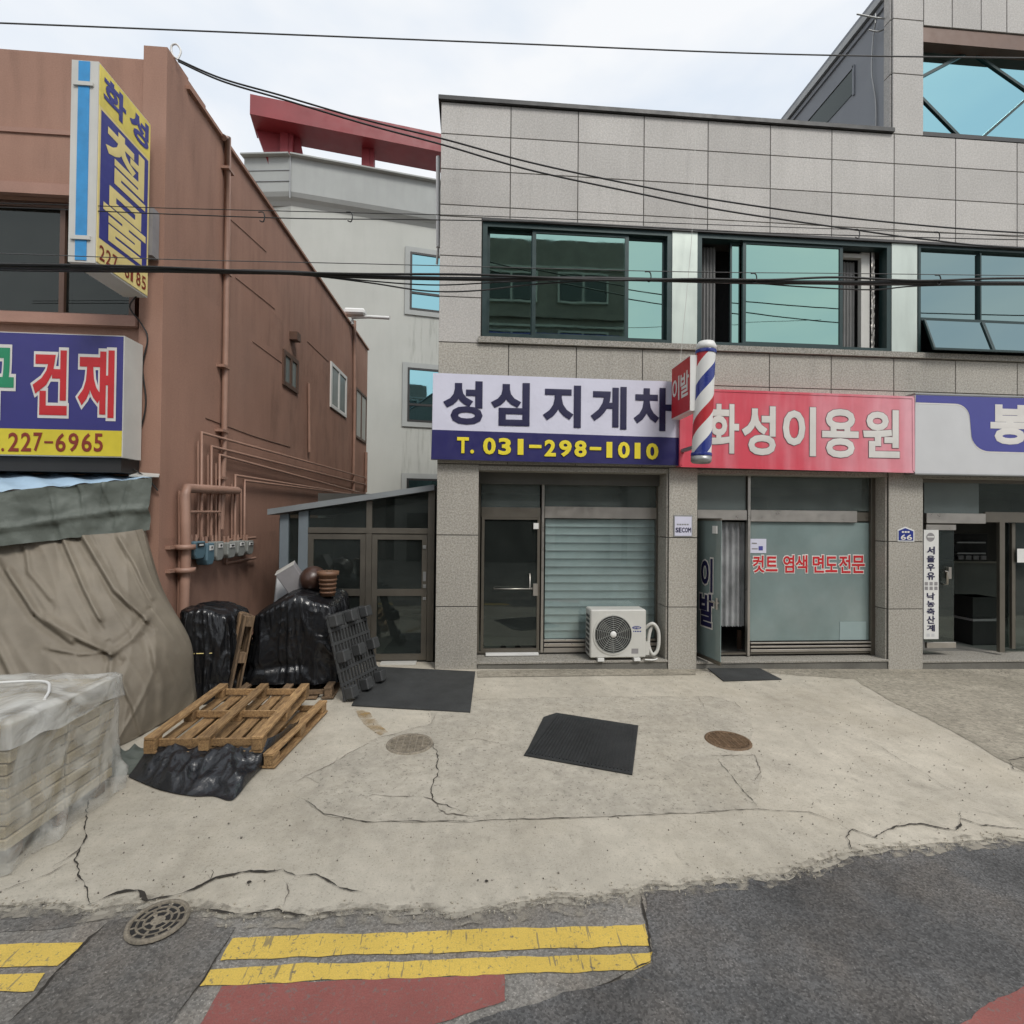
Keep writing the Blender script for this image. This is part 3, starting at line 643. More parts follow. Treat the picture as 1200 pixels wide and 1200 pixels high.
def window(px0, px1, label=None):
    x0, x1 = fX(px0), fX(px1); m = MB(); frame_rect(m, x0, x1, zb, zt, .075, YF + .03, YF + .20); w = m.build('window', 'green', gb)
    if label: w['label'] = label
    return w, x0, x1
w1, a, b = window(565, 788)
zi0, zi1 = zb + .07, zt - .07
sash(w1, a + .07, fX(627), zi0, zi1, YF + .14, 'greenglass'); sash(w1, fX(735), b - .07, zi0, zi1, YF + .14, 'greenglass'); sash(w1, fX(624), fX(738), zi0 - .01, zi1 + .01, YF + .085, 'greenglass', .06)
m = MB(); m.box(b + .004, fX(818) - .004, YF + .02, YF + .05, zb, zt); m.build('infill_panel', 'whitepanel', gb)
w2, a, b = window(818, 1046)
sash(w2, fX(860), fX(880), zi0, zi1, YF + .14, 'greenglass', .03); sash(w2, fX(873), fX(991), zi0 - .01, zi1 + .01, YF + .085, 'greenglass', .055)
m = MB(); m.grid(lambda u, v: V(a + .09 + .36 * u, YF + .32 + .02 * sin(u * 40), zi0 + (zi1 - zi0) * v), 40, 1); m.build('curtain', 'curtain', w2)
m = MB(); xx = fX(992); m.grid(lambda u, v: V(xx + .42 * u, YF + .34 + .018 * sin(u * 46), zi0 + (zi1 - zi0 - .12) * v), 40, 1); m.build('curtain', 'curtain', w2)
m = MB(); m.box(fX(1021), fX(1031), YF + .22, YF + .3, zi0, zi1); m.box(fX(992), fX(1021), YF + .22, YF + .3, zi1 - .1, zi1 - .03); m.build('inner_frame', 'offwhite', w2)
m = MB(); r = random.Random(5); xx = fX(1034); m.grid(lambda u, v: V(xx - .03 + .06 * u + .012 * noise.noise(V(u * 3, v * 40, 2)), YF + .2 + .02 * noise.noise(V(u * 5, v * 50, 0)), zi0 + (zi1 - zi0) * v), 4, 60); m.build('foil_strip', 'steel', w2)
m = MB(); m.box(b + .004, fX(1076), YF + .02, YF + .05, zb, zt); m.build('infill_panel', 'whitepanel', gb)
# right-hand window: fixed panes over open top-hung vents
x0, x1 = fX(1078), XR; m = MB(); frame_rect(m, x0, x1, zb, zt, .045, YF + .03, YF + .16)
zm = AY(1100, 373, YF).z; m.box(x0 + .07, x1 - .07, YF + .05, YF + .15, zm - .025, zm + .025)
xs = [fX(1084), fX(1153), fX(1153) + .98, fX(1153) + 1.96, fX(1153) + 2.94, x1 - .07]
for x in xs[1:-1]: m.box(x - .012, x + .012, YF + .052, YF + .148, zb + .07, zt - .07)
w3 = m.build('window', 'green', gb)
for p0, p1 in zip(xs[:-1], xs[1:]):
    m = MB(); m.box(p0 + .005 - (.04 if p0 == xs[0] else 0), p1 - .005, YF + .10, YF + .108, zm, zt - .03); m.build('pane', 'blueglass', w3)
    m = MB(); za, zc = zm - .03, zb + .03; o_ = -.19
    m.prism([V(p0 + .012, YF + .03, za), V(p1 - .012, YF + .03, za), V(p1 - .012, YF + .03 + o_, zc), V(p0 + .012, YF + .03 + o_, zc)], (0, .02, .004)); m.build('vent_pane', 'blueglass', w3)
    m = MB()
    for A_, B_ in ((V(p0 + .012, YF + .028, za), V(p0 + .012, YF + .028 + o_, zc)), (V(p1 - .012, YF + .028, za), V(p1 - .012, YF + .028 + o_, zc)), (V(p0, YF + .028 + o_, zc), V(p1, YF + .028 + o_, zc))): m.bar(A_, B_, .03, .034)
    m.build('vent_frame', 'green', w3)

# ---------- third storey at the right
TX = 6.95; t3 = V(0, 0, 0); ZTOP = 13.2
m = MB(); m.box(TX + .012, 7.49, yc, YF + .18, ZT - .01, ZTOP); m.box(7.49, XR, yc, YF + .5, 10.88, ZTOP); m.box(TX + .10, XR, YF + .32, BACK, ZT - .01, 11.45); m.build('upper_wall', 'core', gb)
for z1, z0 in ((ZTOP, 11.9), (11.9, 10.954), (10.954, 10.026), (10.026, ZT)):
    panel(TX, 7.505, z0, z1); blk('granite_panel', TX - .018, TX + .01, YF + .034, YF + .17, z0 + .007, z1 - .007, 'gran', gb)
xv = [7.505, fX(1116, 20), fX(1150, 20), fX(1180, 20)]
while xv[-1] < XR - .3: xv.append(xv[-1] + .5)
for a, b in zip(xv[:-1], xv[1:]): panel(a, b, 10.88, 12.0); panel(a, b, 12.0, ZTOP)
m = MB(); m.box(7.5, XR, YF + .02, YF + .5, 10.62, 10.875); m.build('soffit', 'brownframe', gb)
m = MB(); m.box(7.5, XR, YF + .20, YF + .215, 9.08, 10.63); m.build('glazing', 'skyglass', gb); 
m = MB(); m.box(7.5, XR, YF + .0, YF + .22, ZT + .005, ZT + .075); m.build('glazing_sill', 'coping', gb)
yb = YF + .19; zl, zh = 9.08, 10.66; cxs = [7.505 + 1.02 * k for k in range(0, 6)]; zmid = (AY(1083, 101, YF + .19)).z
for k in range(5):
    xa, xb = 7.49 + 2.13 * k, 7.49 + 2.13 * (k + 1); xc = (xa + xb) / 2
    for sgn, (A_, B_) in enumerate((((xa, zmid + .07), (xc - .07, zh)), ((xc + .07, zh), (xb, zmid + .07)), ((xa, zmid - .07), (xc - .09, zl)), ((xc + .09, zl), (xb, zmid - .07)))):
        if max(A_[0], B_[0]) < XR: m = MB(); m.bar(V(A_[0], yb, A_[1]), V(B_[0], yb, B_[1]), .045, .03, V(0, 1, 0)); m.build('glazing_bar', 'green', gb)
# painted side wall and its stepped eaves
m = MB(); m.box(TX + .03, TX + .12, YF + .175, BACK, ZT, 11.33); m.build('side_wall', 'sidegrey', gb)
for k, (o_, z0, z1, mt) in enumerate(((-.01, 11.33, 11.42, 'sidegrey'), (-.07, 11.43, 11.55, 'alu'), (-.02, 11.56, 11.68, 'sidegrey'))):
    m = MB(); m.box(TX + o_, TX + .5, YF + .185, BACK, z0, z1); m.build('eaves', mt, gb)
m = MB(); m.box(TX + .015, TX + .035, YF + .93, YF + 5.5, 10.45, 10.92); m.build('side_opening', 'darkglass', gb)  # long dark glassy band set along the side wall
m = MB(); frame_rect_ = None; m.box(TX + .0, TX + .034, YF + .90, YF + 5.5, 10.922, 10.96); m.box(TX + .0, TX + .034, YF + .885, YF + .925, 10.4, 10.96); m.build('side_band_edging', 'sidegrey', gb)  # edging above and at the front end of the dark band
m = MB(); m.tube(cat([(TX, YF + .36, 9.0), (TX, YF + .36, 9.8), (TX - .03, YF + .42, 10.4), (TX - .02, YF + .40, 11.0), (TX - .05, YF + .3, 11.2)], 6), .012, 6); m.build('conduit', 'alu', gb)
an = thing('antenna', 'thin metal antenna bracket at the roof edge of the upper storey', 'antenna', AX(1038, 22, TX))
m = MB(); m.tube([AY(1042, 22, 8.15), AY(1027, 21, 8.17), AY(1004, 16.5, 8.2)], .013, 6); m.build('boom', 'alu', an)
m = MB(); m.tube(cat([AY(1040, 26, 8.2), AY(1036, 34, 8.2), AY(1028, 37, 8.2), AY(1018, 35, 8.2)], 5), .012, 6); m.build('bracket', 'alu', an)
m = MB(); m.tube([AY(1025.5, 27, 8.19), AY(1026, 16, 8.19)], .009, 6); m.build('mast', 'alu', an)
m = MB(); m.tube([AY(513.5, 184, 8.3), AY(513.5, 290, 8.3)], .035, 10); m.tube([AY(513.5, 290, 8.3), AY(512, 310, 8.4)], .02, 8); m.build('drain_pipe', 'white', gb)

# ---------- ground floor rooms
m = MB()
for x0, x1, zf in ((.05, 3.2, .24), (3.55, 6.95, .205), (7.45, XR, .17)):
    m.box(x0, x1, YF + 3.6, YF + 3.7, 0, ZB); m.box(x0 - .05, x0, YF + .4, YF + 3.7, 0, ZB); m.box(x1, x1 + .05, YF + .4, YF + 3.7, 0, ZB)
m.build('room_wall', 'room', gb)
m = MB(); m.box(XL + .1, XR, YF + .35, YF + 3.8, 3.05, 3.3); m.build('room_ceiling', 'room', gb)
def step(x0, x1, zt_, yb_):
    blk('doorstep', x0, x1, YF + .0, yb_, zt_ - .035, zt_, 'stepst', gb, .004); blk('step_riser', x0 + .01, x1 - .01, YF + .018, yb_, -.05, zt_ - .036, 'stepdk', gb, .002)
    m = MB(); m.box(x0, x1, yb_ + .0, YF + 3.7, zt_ - .2, zt_ - .01); m.build('room_floor', 'roomfloor', gb)
step(.09, 3.14, .247, YF + .6); step(3.60, 6.90, .212, YF + .6); step(7.50, XR, .182, YF + .6)
m = MB(); m.box(.09, XR, YF + .03, YF + .5, 3.24, ZB + .01); m.build('shop_lintel', 'granlow', gb)

def pxr(px0, py0, px1, py1, Y): a = AY(px0, py1, Y); b = AY(px1, py0, Y); return a.x, b.x, a.z, b.z
def pane(px0, py0, px1, py1, Y, mat, parent, name='pane', th=.008):
    x0, x1, z0, z1 = pxr(px0, py0, px1, py1, Y); m = MB(); m.box(x0, x1, Y, Y + th, z0, z1); return m.build(name, mat, parent)
def rail(px0, py0, px1, py1, Y, mat, parent, name='rail', d=.06, off=-.03, b=.003):
    x0, x1, z0, z1 = pxr(px0, py0, px1, py1, Y); return blk(name, x0, x1, Y + off, Y + off + d, z0, z1, mat, parent, b)
# shop 1 ------------------------------------------------------------
Y1 = 8.45
x0, x1, z0, z1 = pxr(561, 550, 771, 765, Y1)
m = MB(); frame_rect(m, AY(560.5, 600, Y1).x, x1, z0, z1 + .01, .035, Y1 - .04, Y1 + .05, .04); s1 = m.build('shopfront', 'steeldk', gb)
rail(770, 548, 777, 766, Y1, 'steel', s1, 'jamb', .07, -.06)
rail(633, 549, 638, 764, Y1, 'steel', s1, 'mullion', .07, -.045); rail(564, 595, 633, 606, Y1, 'steeldk', s1, 'transom_bar', .06, -.035); rail(638, 595, 769, 607, Y1, 'steel', s1, 'transom_bar', .06, -.035)
pane(564, 551, 633, 595, Y1, 'transom', s1); pane(638, 551, 769, 595, Y1, 'transom', s1)
pane(638, 607, 769, 748, Y1, 'blindglass', s1, 'window_pane')
for k, (ya, yb_) in enumerate(((748, 751.5), (752, 757), (757.5, 764))): rail(637, ya, 770, yb_, Y1, 'steel', s1, 'sill_rail', .06 + .02 * (k % 2), -.04 - .02 * (k % 2))
xa, xb, za, zc = pxr(638, 609, 767, 748, Y1 + .05)
n = 15
for k in range(n):
    z = za + (zc - za) * k / n; h = (zc - za) / n
    m = MB(); m.grid(lambda u, v: V(xa + (xb - xa) * u, Y1 + .03 + .028 * v + .008 * sin(pi * v) + .003 * sin(u * 9 + k), z + h * (.01 + .945 * v)), 6, 4); m.build('blind_slat', 'slat', s1)
m = MB(); m.quad(V(xa, Y1 + .11, za), V(xb, Y1 + .11, za), V(xb, Y1 + .11, zc), V(xa, Y1 + .11, zc)); m.build('blind_backing', 'room', s1)
m = MB(); frame_rect(m, *pxr(563, 606, 633, 766, Y1 - .01), .045, Y1 - .03, Y1 + .02, .085)
d1 = m.build('door', 'steeldk', gb)
pane(566, 610, 631, 757, Y1 - .005, 'shopglass', d1)
p = AY(579, 690, Y1 - .1); p2 = AY(624, 690, Y1 - .1); m = MB(); m.tube([p + V(0, .09, 0), p, p2, p2 + V(0, .09, 0)], .011, 8); p3 = AY(621, 673, Y1 - .08); p4 = AY(621, 690, Y1 - .08); m.tube([p3 + V(0, .07, 0), p3, p4], .012, 8); m.build('handle', 'steel', d1)
rail(624.5, 684, 630, 698, Y1 - .02, 'steel', d1, 'lock', .05, -.03); rail(625, 613, 631, 620, Y1 - .02, 'white', d1, 'door_closer', .05, -.03)
rail(569, 765, 631, 768, Y1 - .1, 'white', s1, 'threshold', .1, -.05)
for i, (px, py) in enumerate(((590, 747), (607, 748))):
    p = AY(px, py, 8.78); t = thing('slipper', ('dark slipper on the floor behind the glass door, left of the pair', 'dark slipper on the floor behind the glass door, right of the pair')[i], 'slipper', V(p.x, p.y, .24), 'pair of slippers')
    c = V(p.x, 8.8, .245); m = MB(); m.prism([c + V(cos(a) * .05, sin(a) * .13, 0) for a in [k * pi / 6 for k in range(12)]], (0, 0, .02)); m.build('sole', 'black', t)
    m = MB(); m.grid(lambda u, v: c + V(cos(pi * u) * .05, -.1 + .11 * v, .02 + sin(pi * u) * .05), 8, 4); m.build('strap', 'black', t)
# shop 2, the barber -------------------------------------------------
Y2 = 8.30
m = MB(); xL = AY(817.5, 600, Y2).x; _, x1, z0, z1 = pxr(818, 555, 1021, 767, Y2); frame_rect(m, xL - .1, x1, z0, z1 + .02, .03, Y2 - .03, Y2 + .05, .03); s2 = m.build('shopfront', 'steeldk', gb)
rail(1018, 553, 1025, 768, Y2, 'steeldk', s2, 'jamb', .08, -.05); rail(874, 556, 878, 768, Y2, 'steel', s2, 'mullion', .08, -.05)
rail(816, 598, 874, 609, Y2, 'steel', s2, 'transom_bar', .07, -.04); rail(878, 599, 1002, 611, Y2, 'steel', s2, 'transom_bar', .06, -.05); rail(878, 599, 1019, 611.5, Y2 + .03, 'steeldk', s2, 'transom_bar', .05, -.03)
pane(815, 557, 874, 598, Y2, 'frostdk', s2); pane(878, 558, 1019, 599, Y2, 'transom', s2)
pane(878, 611, 1019, 751, Y2, 'frost', s2, 'window_pane')
for ya, yb_ in ((751, 754), (755, 758.5), (759, 763.5)): rail(878, ya, 1019, yb_, Y2, 'steel', s2, 'sill_rail', .07, -.05)
text_y([('컷', 882, 651, 895.5, 671), ('트', 897, 652, 911, 669.5), ('염', 917.5, 650.5, 930.5, 671), ('색', 932, 650.5, 946, 671), ('면', 952, 650.5, 965.5, 671), ('도', 967, 652, 981, 670.5), ('전', 983, 650.5, 996.5, 671.5), ('문', 998, 651, 1013, 671.5)], Y2 - .002, s2, 'redlet', .022, 'whitelet', .05)
ps = pane(879, 631.5, 898, 648, Y2 - .006, 'banner', s2, 'paper_notice', .003); pane(889, 640, 894, 645, Y2 - .008, 'purple', s2, 'notice_print', .001); pane(881, 636, 887, 637.5, Y2 - .008, 'graybox', s2, 'notice_print', .001); pane(881, 642.5, 888, 643.8, Y2 - .008, 'graybox', s2, 'notice_print', .001)
pane(984, 728.5, 1015, 750, Y2 - .006, 'slat', s2, 'film_patch', .003)
# lace curtain in the doorway, dark legs of furniture inside
xa, xb, za, zc = pxr(838, 612, 872, 734, Y2 + .1)
m = MB(); m.grid(lambda u, v: V(xa + (xb - xa) * u, Y2 + .1 + .02 * sin(u * 30), za + (zc - za) * v + .012 * sin(u * 60) * (1 - v)), 40, 8); m.build('lace_curtain', 'lace', s2)
rail(864, 738, 868, 764, Y2 + .5, 'brownframe', s2, 'inner_post', .05); 
# door leaf swung out to the street, hinged at its left edge
H0 = AY(816.5, 764, Y2 - .02); zB = .235; zT = AY(818, 610, Y2).z
# far edge lies where its pixel column and the floor height meet
d_ = ray(844.8, 780.5); E1 = CAM + d_ * ((zB - 2.5) / d_.z); hinge = V(AY(817, 700, Y2).x, Y2 - .02, 0); far = V(E1.x, E1.y, 0)
dv = (far - hinge); W2 = dv.length; dv.normalize(); nn = V(dv.y, -dv.x, 0)      # faces the street's left side
if nn.x > 0: nn = -nn
d2 = None
m = MB(); pts = [hinge + V(0, 0, zB + .06), far + V(0, 0, zB + .06), far + V(0, 0, zT), hinge + V(0, 0, zT)]; m.prism(pts, nn * .01); d2 = m.build('door', 'frost', gb); d2['label'] = 'frosted glass barber shop door swung open to the street'
m = MB(); m.bar(hinge + V(0, 0, zB + .03) + nn * .005, far + V(0, 0, zB + .03) + nn * .005, .03, .06); m.bar(hinge + V(0, 0, zT + .02) + nn * .005, far + V(0, 0, zT + .02) + nn * .005, .03, .04); m.build('rail', 'steeldk', d2)
m = MB(); p = far - dv * .05 + V(0, 0, 1.2); m.bar(p + nn * .045 - dv * .22, p + nn * .045, .02, .02); m.bar(p + nn * .05 + V(0, 0, -.1), p + nn * .05 + V(0, 0, .08), .03, .02); m.bar(p, p + nn * .05, .03, .03); m.build('handle', 'steel', d2)
m = MB(); p = far - dv * .12 + V(0, 0, zT - .14); m.bar(p + nn * .03 - dv * .05, p + nn * .03 + dv * .05, .03, .12); m.build('door_closer', 'white', d2)
zspan = zT - zB
for ch, s0, s1_, t0, t1 in (('이', .18, .68, .49, .73), ('발', .12, .72, .24, .475)):
    O = hinge + dv * (W2 * s0) + V(0, 0, zB + zspan * t0) + nn * .011; U = dv * (W2 * (s1_ - s0)); W_ = V(0, 0, zspan * (t1 - t0))
    m = MB(); put_glyph(m, ch, O, U, W_, nn, .08, .035, .002, .001); m.build('letter_outline', 'whitelet', d2, fix=False)
    m = MB(); put_glyph(m, ch, O, U, W_, nn, .035, None, .006, .001); m.build('letter', 'navydk', d2, fix=False)
# shop 3 -------------------------------------------------------------
Y3 = 8.30
m = MB(); m.box(7.52, 7.56, Y3 - .03, Y3 + .04, .18, 3.24); m.box(7.56, XR, Y3 - .03, Y3 + .04, 3.18, 3.24); s3 = m.build('shopfront', 'steeldk', gb)
rail(1083, 602, 1152, 613, Y3, 'steel', s3, 'transom_bar', .06, -.05); rail(1152, 602, 1330, 612, Y3 + .02, 'steeldk', s3, 'transom_bar', .06, -.04)
pane(1083, 561, 1147, 602, Y3, 'frostdk', s3); pane(1147, 561, 1330, 602, Y3, 'shopglass', s3)
rail(1083, 615, 1118, 621, Y3, 'steel', s3, 'door_rail', .05, -.04); rail(1084, 752, 1118, 759, Y3, 'steel', s3, 'door_rail', .05, -.04); pane(1083, 621, 1118, 752, Y3, 'shopglass', s3, 'door_pane')
p = AY(1110, 673, Y3 - .07); m = MB(); m.tube([p + V(-.05, .0, .05), p + V(.0, 0, .05), p + V(0, 0, -.17), p + V(-.01, .06, -.18)], .018, 8); m.box(p.x + .05, p.x + .1, Y3 - .05, Y3 + .01, p.z - .08, p.z + .12); m.build('handle', 'steel', s3)
rail(1169, 612, 1175, 764, Y3 + .02, 'steeldk', s3, 'door_stile', .06, -.04); pane(1176, 613, 1330, 760, Y3 + .15, 'shopglass', s3, 'door_pane'); rail(1184, 613, 1188, 760, Y3 + .1, 'steeldk', s3, 'door_stile', .05)
rail(1190, 643, 1206, 659, Y3 + .06, 'white', s3, 'paper_notice', .004)
# things inside the third shop
def inside(name, label, catg, px0, py0, px1, py1, Y, d, mat):
    x0, x1, z0, z1 = pxr(px0, py0, px1, py1, Y); t = thing(name, label, catg, ((x0 + x1) / 2, Y, z0)); return t, x0, x1, z0, z1
t, x0, x1, z0, z1 = inside('counter', 'grey panelled counter inside the rightmost shop', 'counter', 1116, 660, 1170, 735, 9.6, .4, 'room')
m = MB(); m.box(x0, x1, 9.6, 10.0, .17, z1); m.build('panel', 'room', t); m = MB(); m.box(x0 - .02, x1 + .02, 9.56, 10.02, z1, z1 + .04); m.build('top', 'steeldk', t)
t, x0, x1, z0, z1 = inside('display_shelf', 'dark shelf rack with small goods on the shop back wall', 'shelf', 1117, 626, 1157, 659, 10.4, .3, 'black')
m = MB(); m.box(x0, x1, 10.4, 10.7, z0, z1); m.build('cabinet', 'dark', t)
for k in range(2): m = MB(); zz = z0 + (z1 - z0) * (.3 + .38 * k); m.box(x0 + .03, x1 - .1, 10.34, 10.399, zz, zz + .03); m.build('shelf', 'alu', t)
for k in range(4): m = MB(); xx = x0 + (x1 - x0) * (.1 + .22 * k); m.box(xx, xx + .13, 10.36, 10.398, z0 + .06, z0 + .15); m.build('tray', 'graybox', t)
for k, (py0, py1, lb) in enumerate(((700, 724, 'upper black plastic crate of the stack beside the shop counter'), (725, 752, 'lower black plastic crate of the stack beside the shop counter'))):
    t, x0, x1, z0, z1 = inside('crate', lb, 'crate', 1140, py0, 1168, py1, 9.0, .3, 'black'); z0 = .175 if k else z0
    m = MB(); m.box(x0, x1, 9.0, 9.4, z0, z1); m.build('body', 'black', t); m = MB(); m.box(x0 - .012, x1 + .012, 8.985, 9.41, z1 - .045, z1); m.build('rim', 'graybox' if k else 'black', t)
# plates on the pillars
t = thing('security_plate', 'small square white security company plate on the pillar beside the barber door', 'plate', AY(800, 616, YF - .02))
pane(789.5, 604, 811.5, 629, YF - .012, 'alu', t, 'backing', .012); pane(790.7, 605.4, 810.6, 627.8, YF - .017, 'banner', t, 'face', .004)
text_y([(c, 791.6 + 3.7 * i, 618.2, 795 + 3.7 * i, 624) for i, c in enumerate('SECOM')], YF - .018, t, 'navydk', .03, None, lift=.002)
for k in range(5): pane(793.2 + 2.9 * k, 613.8, 795.4 + 2.9 * k, 615.4, YF - .019, 'alu', t, 'small_print', .001)
t = thing('house_number_plate', 'blue house shaped number plate reading 66 on the pillar', 'plate', AY(1061, 626, YF - .02))
def px_poly(pts, Y, th, mat, parent, name): m = MB(); m.prism([AY(x, y, Y) for x, y in pts], (0, th, 0)); return m.build(name, mat, parent)
px_poly([(1052, 634.5), (1071.5, 634.8), (1071.5, 621.5), (1061, 617.2), (1052, 621)], YF - .010, .010, 'white', t, 'border')
px_poly([(1053.2, 633.2), (1070.4, 633.5), (1070.4, 622.6), (1061, 618.8), (1053.2, 622)], YF - .014, .004, 'blue2', t, 'face')
text_y([('6', 1055.5, 626.4, 1061.6, 632.6), ('6', 1062.4, 626.5, 1068.8, 632.7)], YF - .015, t, 'whitelet', .02, None, lift=.002)
for k in range(3): pane(1057 + 3.2 * k, 622.4, 1059.4 + 3.2 * k, 624.4, YF - .0165, 'whitelet', t, 'small_print', .001)

# ================================================================== SIGNS ON THE GRANITE BUILDING
# white and navy banner sign
Yb = 7.86
t = thing('banner_sign', 'white and navy banner sign with large navy Korean letters and yellow phone number', 'sign', AY(650, 540, Yb))
c4 = [AY(507.5, 437, Yb), AY(797, 447.5, Yb), AY(796, 545.5, Yb), AY(505, 538, Yb)]
mid = [AY(506.5, 503.5, Yb), AY(796.5, 513, Yb)]
def banner(u, v, A, B, C, D):
    p = (A * (1 - u) + B * u) * (1 - v) + (D * (1 - u) + C * u) * v
    w = .004 * noise.noise(V(u * 5, v * 2.5, 3)) + .003 * sin(u * 26 + v * 3) * (1 - v) ** 2
    e = math.exp(-((u - .82 - .1 * (1 - v)) / .02) ** 2) * .006 * (1 - v)
    return p + V(0, -abs(w) * .8 - e, 0)
m = MB(); m.grid(lambda u, v: banner(u, v, c4[0], c4[1], mid[1], mid[0]), 60, 14); m.build('white_field', 'banner', t)
m = MB(); m.grid(lambda u, v: banner(u, v, mid[0], mid[1], c4[2], c4[3]), 60, 8); m.build('navy_field', 'navy', t)
m = MB(); m.prism([c4[3] + V(0, .014, 0), c4[2] + V(0, .014, 0), c4[1] + V(0, .014, 0), c4[0] + V(0, .014, 0)], (0, .11, 0)); m.build('frame', 'alu', t)
text_y([('성', 519, 447, 566, 497), ('심', 575, 449, 621, 498.5), ('지', 636, 452, 681, 500.5), ('게', 692, 453.5, 734.5, 502.5), ('차', 742.5, 455, 787, 504.5)], Yb - .007, t, 'navydk', .036, None, lift=.002)
text_y([('T', 535.5, 512.5, 549.5, 531), ('.', 551, 527, 555.5, 531.5), ('0', 566, 513, 581, 532.5), ('3', 584, 513.5, 599, 533), ('1', 606.5, 514.5, 613.5, 533), ('-', 620, 521.5, 634.5, 525), ('2', 638, 515.5, 651.5, 534.8), ('9', 655, 516, 670, 535.2), ('8', 673, 516.5, 687.5, 535.5), ('-', 691, 524, 704.5, 527.5), ('1', 710.5, 518, 717.5, 536.5), ('0', 724, 518, 738, 537), ('1', 743.5, 519, 750.5, 537.5), ('0', 757, 519.5, 771.5, 538.5)], Yb - .007, t, 'yellow', .035, 'black', .02, lift=.001)
# red barber sign box
Yr = 7.80
t = thing('barber_sign', 'long red light box sign with pale Korean letters above the barber shop', 'sign', AY(930, 550, Yr))
q4 = [(798, 456), (1070, 466), (1070.5, 553), (797.5, 546)]
m = MB(); m.prism([AY(x, y, Yr) for x, y in reversed(q4)], (0, .19, 0)); m.build('box', 'redsign', t)
m = MB()
for (x, y), (x2, y2) in zip(q4, q4[1:] + q4[:1]): m.bar(AY(x, y, Yr) + V(0, .01, 0), AY(x2, y2, Yr) + V(0, .01, 0), .035, .035, V(0, 1, 0))
m.build('edge_trim', 'redsign', t)
text_y([('화', 829, 474, 866, 531), ('성', 869, 476.5, 909, 533), ('이', 917, 477.5, 956, 534), ('용', 963, 480, 1006, 536), ('원', 1011, 481, 1054, 536)], Yr - .001, t, 'whitelet', .030, 'greylet', .012, lift=.003)
# pale grey and purple sign at the right
Yp = 7.80
t = thing('grey_purple_sign', 'pale grey and purple sign box cut by the right edge of view', 'sign', AY(1180, 556, Yp))
xe = AY(1072.5, 500, Yp).x; zt0, zb0 = AY(1072.5, 462, Yp).z, AY(1072.5, 554.5, Yp).z; xr = 10.6
m = MB(); m.box(xe, xr, Yp, Yp + .19, zb0, zt0); m.build('box', 'signgrey', t)
pp = [AY(1073, 462.8, Yp - .003), AY(1073, 471.5, Yp - .003)]
cA = AY(1124, 485, Yp - .003)
def arc(cx, cy, rx, ry, a0, a1, n=8): return [(cx + rx * cos(a0 + (a1 - a0) * k / n), cy + ry * sin(a0 + (a1 - a0) * k / n)) for k in range(n + 1)]
bd = [(1073, 471.5)] + arc(1119, 491, 17.5, 18, -pi / 2, 0) + arc(1160, 508, 22, 21, pi, pi / 2) + [(1290, 532.5), (1290, 469), (1200, 466)]
for nm, mt, off, g in (('purple_rim', 'whitelet', -.002, 1.6), ('purple_field', 'purple', -.004, 0)):
    pts = [AY(x, y, Yp) for x, y in bd]; pts = [V(min(p.x, xr - .02), Yp + off, max(p.z, zb0 + .02)) for p in pts]
    if g: pts = [p + V(0, 0, -.022) if i < 21 else p for i, p in enumerate(pts)]
    pts[-1].x = xr - .02; pts[-1].z = zt0 - .012; pts[-2] = V(xr - .02, Yp + off, pts[-3].z + .1); pts.append(V(xe + .01, Yp + off, zt0 - .012))
    from mathutils.geometry import tessellate_polygon
    m = MB(); m.add(pts, [tuple(x) for x in tessellate_polygon([[V(p.x, p.z, 0) for p in pts]])]); m.build(nm, mt, t)
text_y([('봉', 1160.5, 475, 1206, 520.5)], Yp - .005, t, 'whitelet', .045, None, lift=.003)
m = MB(); m.box(xe - .01, xr, Yp - .012, Yp + .195, zb0 - .02, zb0); m.box(xe - .01, xr, Yp - .012, Yp + .195, zt0, zt0 + .02); m.build('edge_trim', 'alu', t)
# small projecting red sign
P1 = AY(787.5, 432, 7.78); X_ = P1.x; F1 = AX(809, 416, X_); F0 = AX(809, 481, X_)
t = thing('small_projecting_sign', 'small red projecting sign with two white Korean letters beside the barber pole', 'sign', V(X_, 7.78, F0.z))
zT_, zB_ = F1.z, F0.z
m = MB(); m.box(X_, X_ + .14, F1.y, 7.78, zB_, zT_); m.build('box', 'white', t)
m = MB(); m.box(X_ - .006, X_, F1.y + .01, 7.77, zB_ + .015, zT_ - .015); m.build('red_face', 'redsmall', t)
L_ = 7.77 - F1.y
for ch, a, b in (('이', .05, .46), ('발', .52, .97)):
    m = MB(); put_glyph(m, ch, V(X_ - .006, 7.77 - L_ * a, zB_ + (zT_ - zB_) * .30), V(0, -L_ * (b - a), 0), V(0, 0, (zT_ - zB_) * .46), V(-1, 0, 0), .02, None, .004, .001); m.build('letter', 'whitelet', t, fix=False)
m = MB(); m.box(X_ + .03, X_ + .11, 7.78, 8.0, zT_ - .3, zT_ - .22); m.box(X_ + .03, X_ + .11, 7.78, 8.0, zB_ + .2, zB_ + .28); m.build('bracket', 'alu', t)
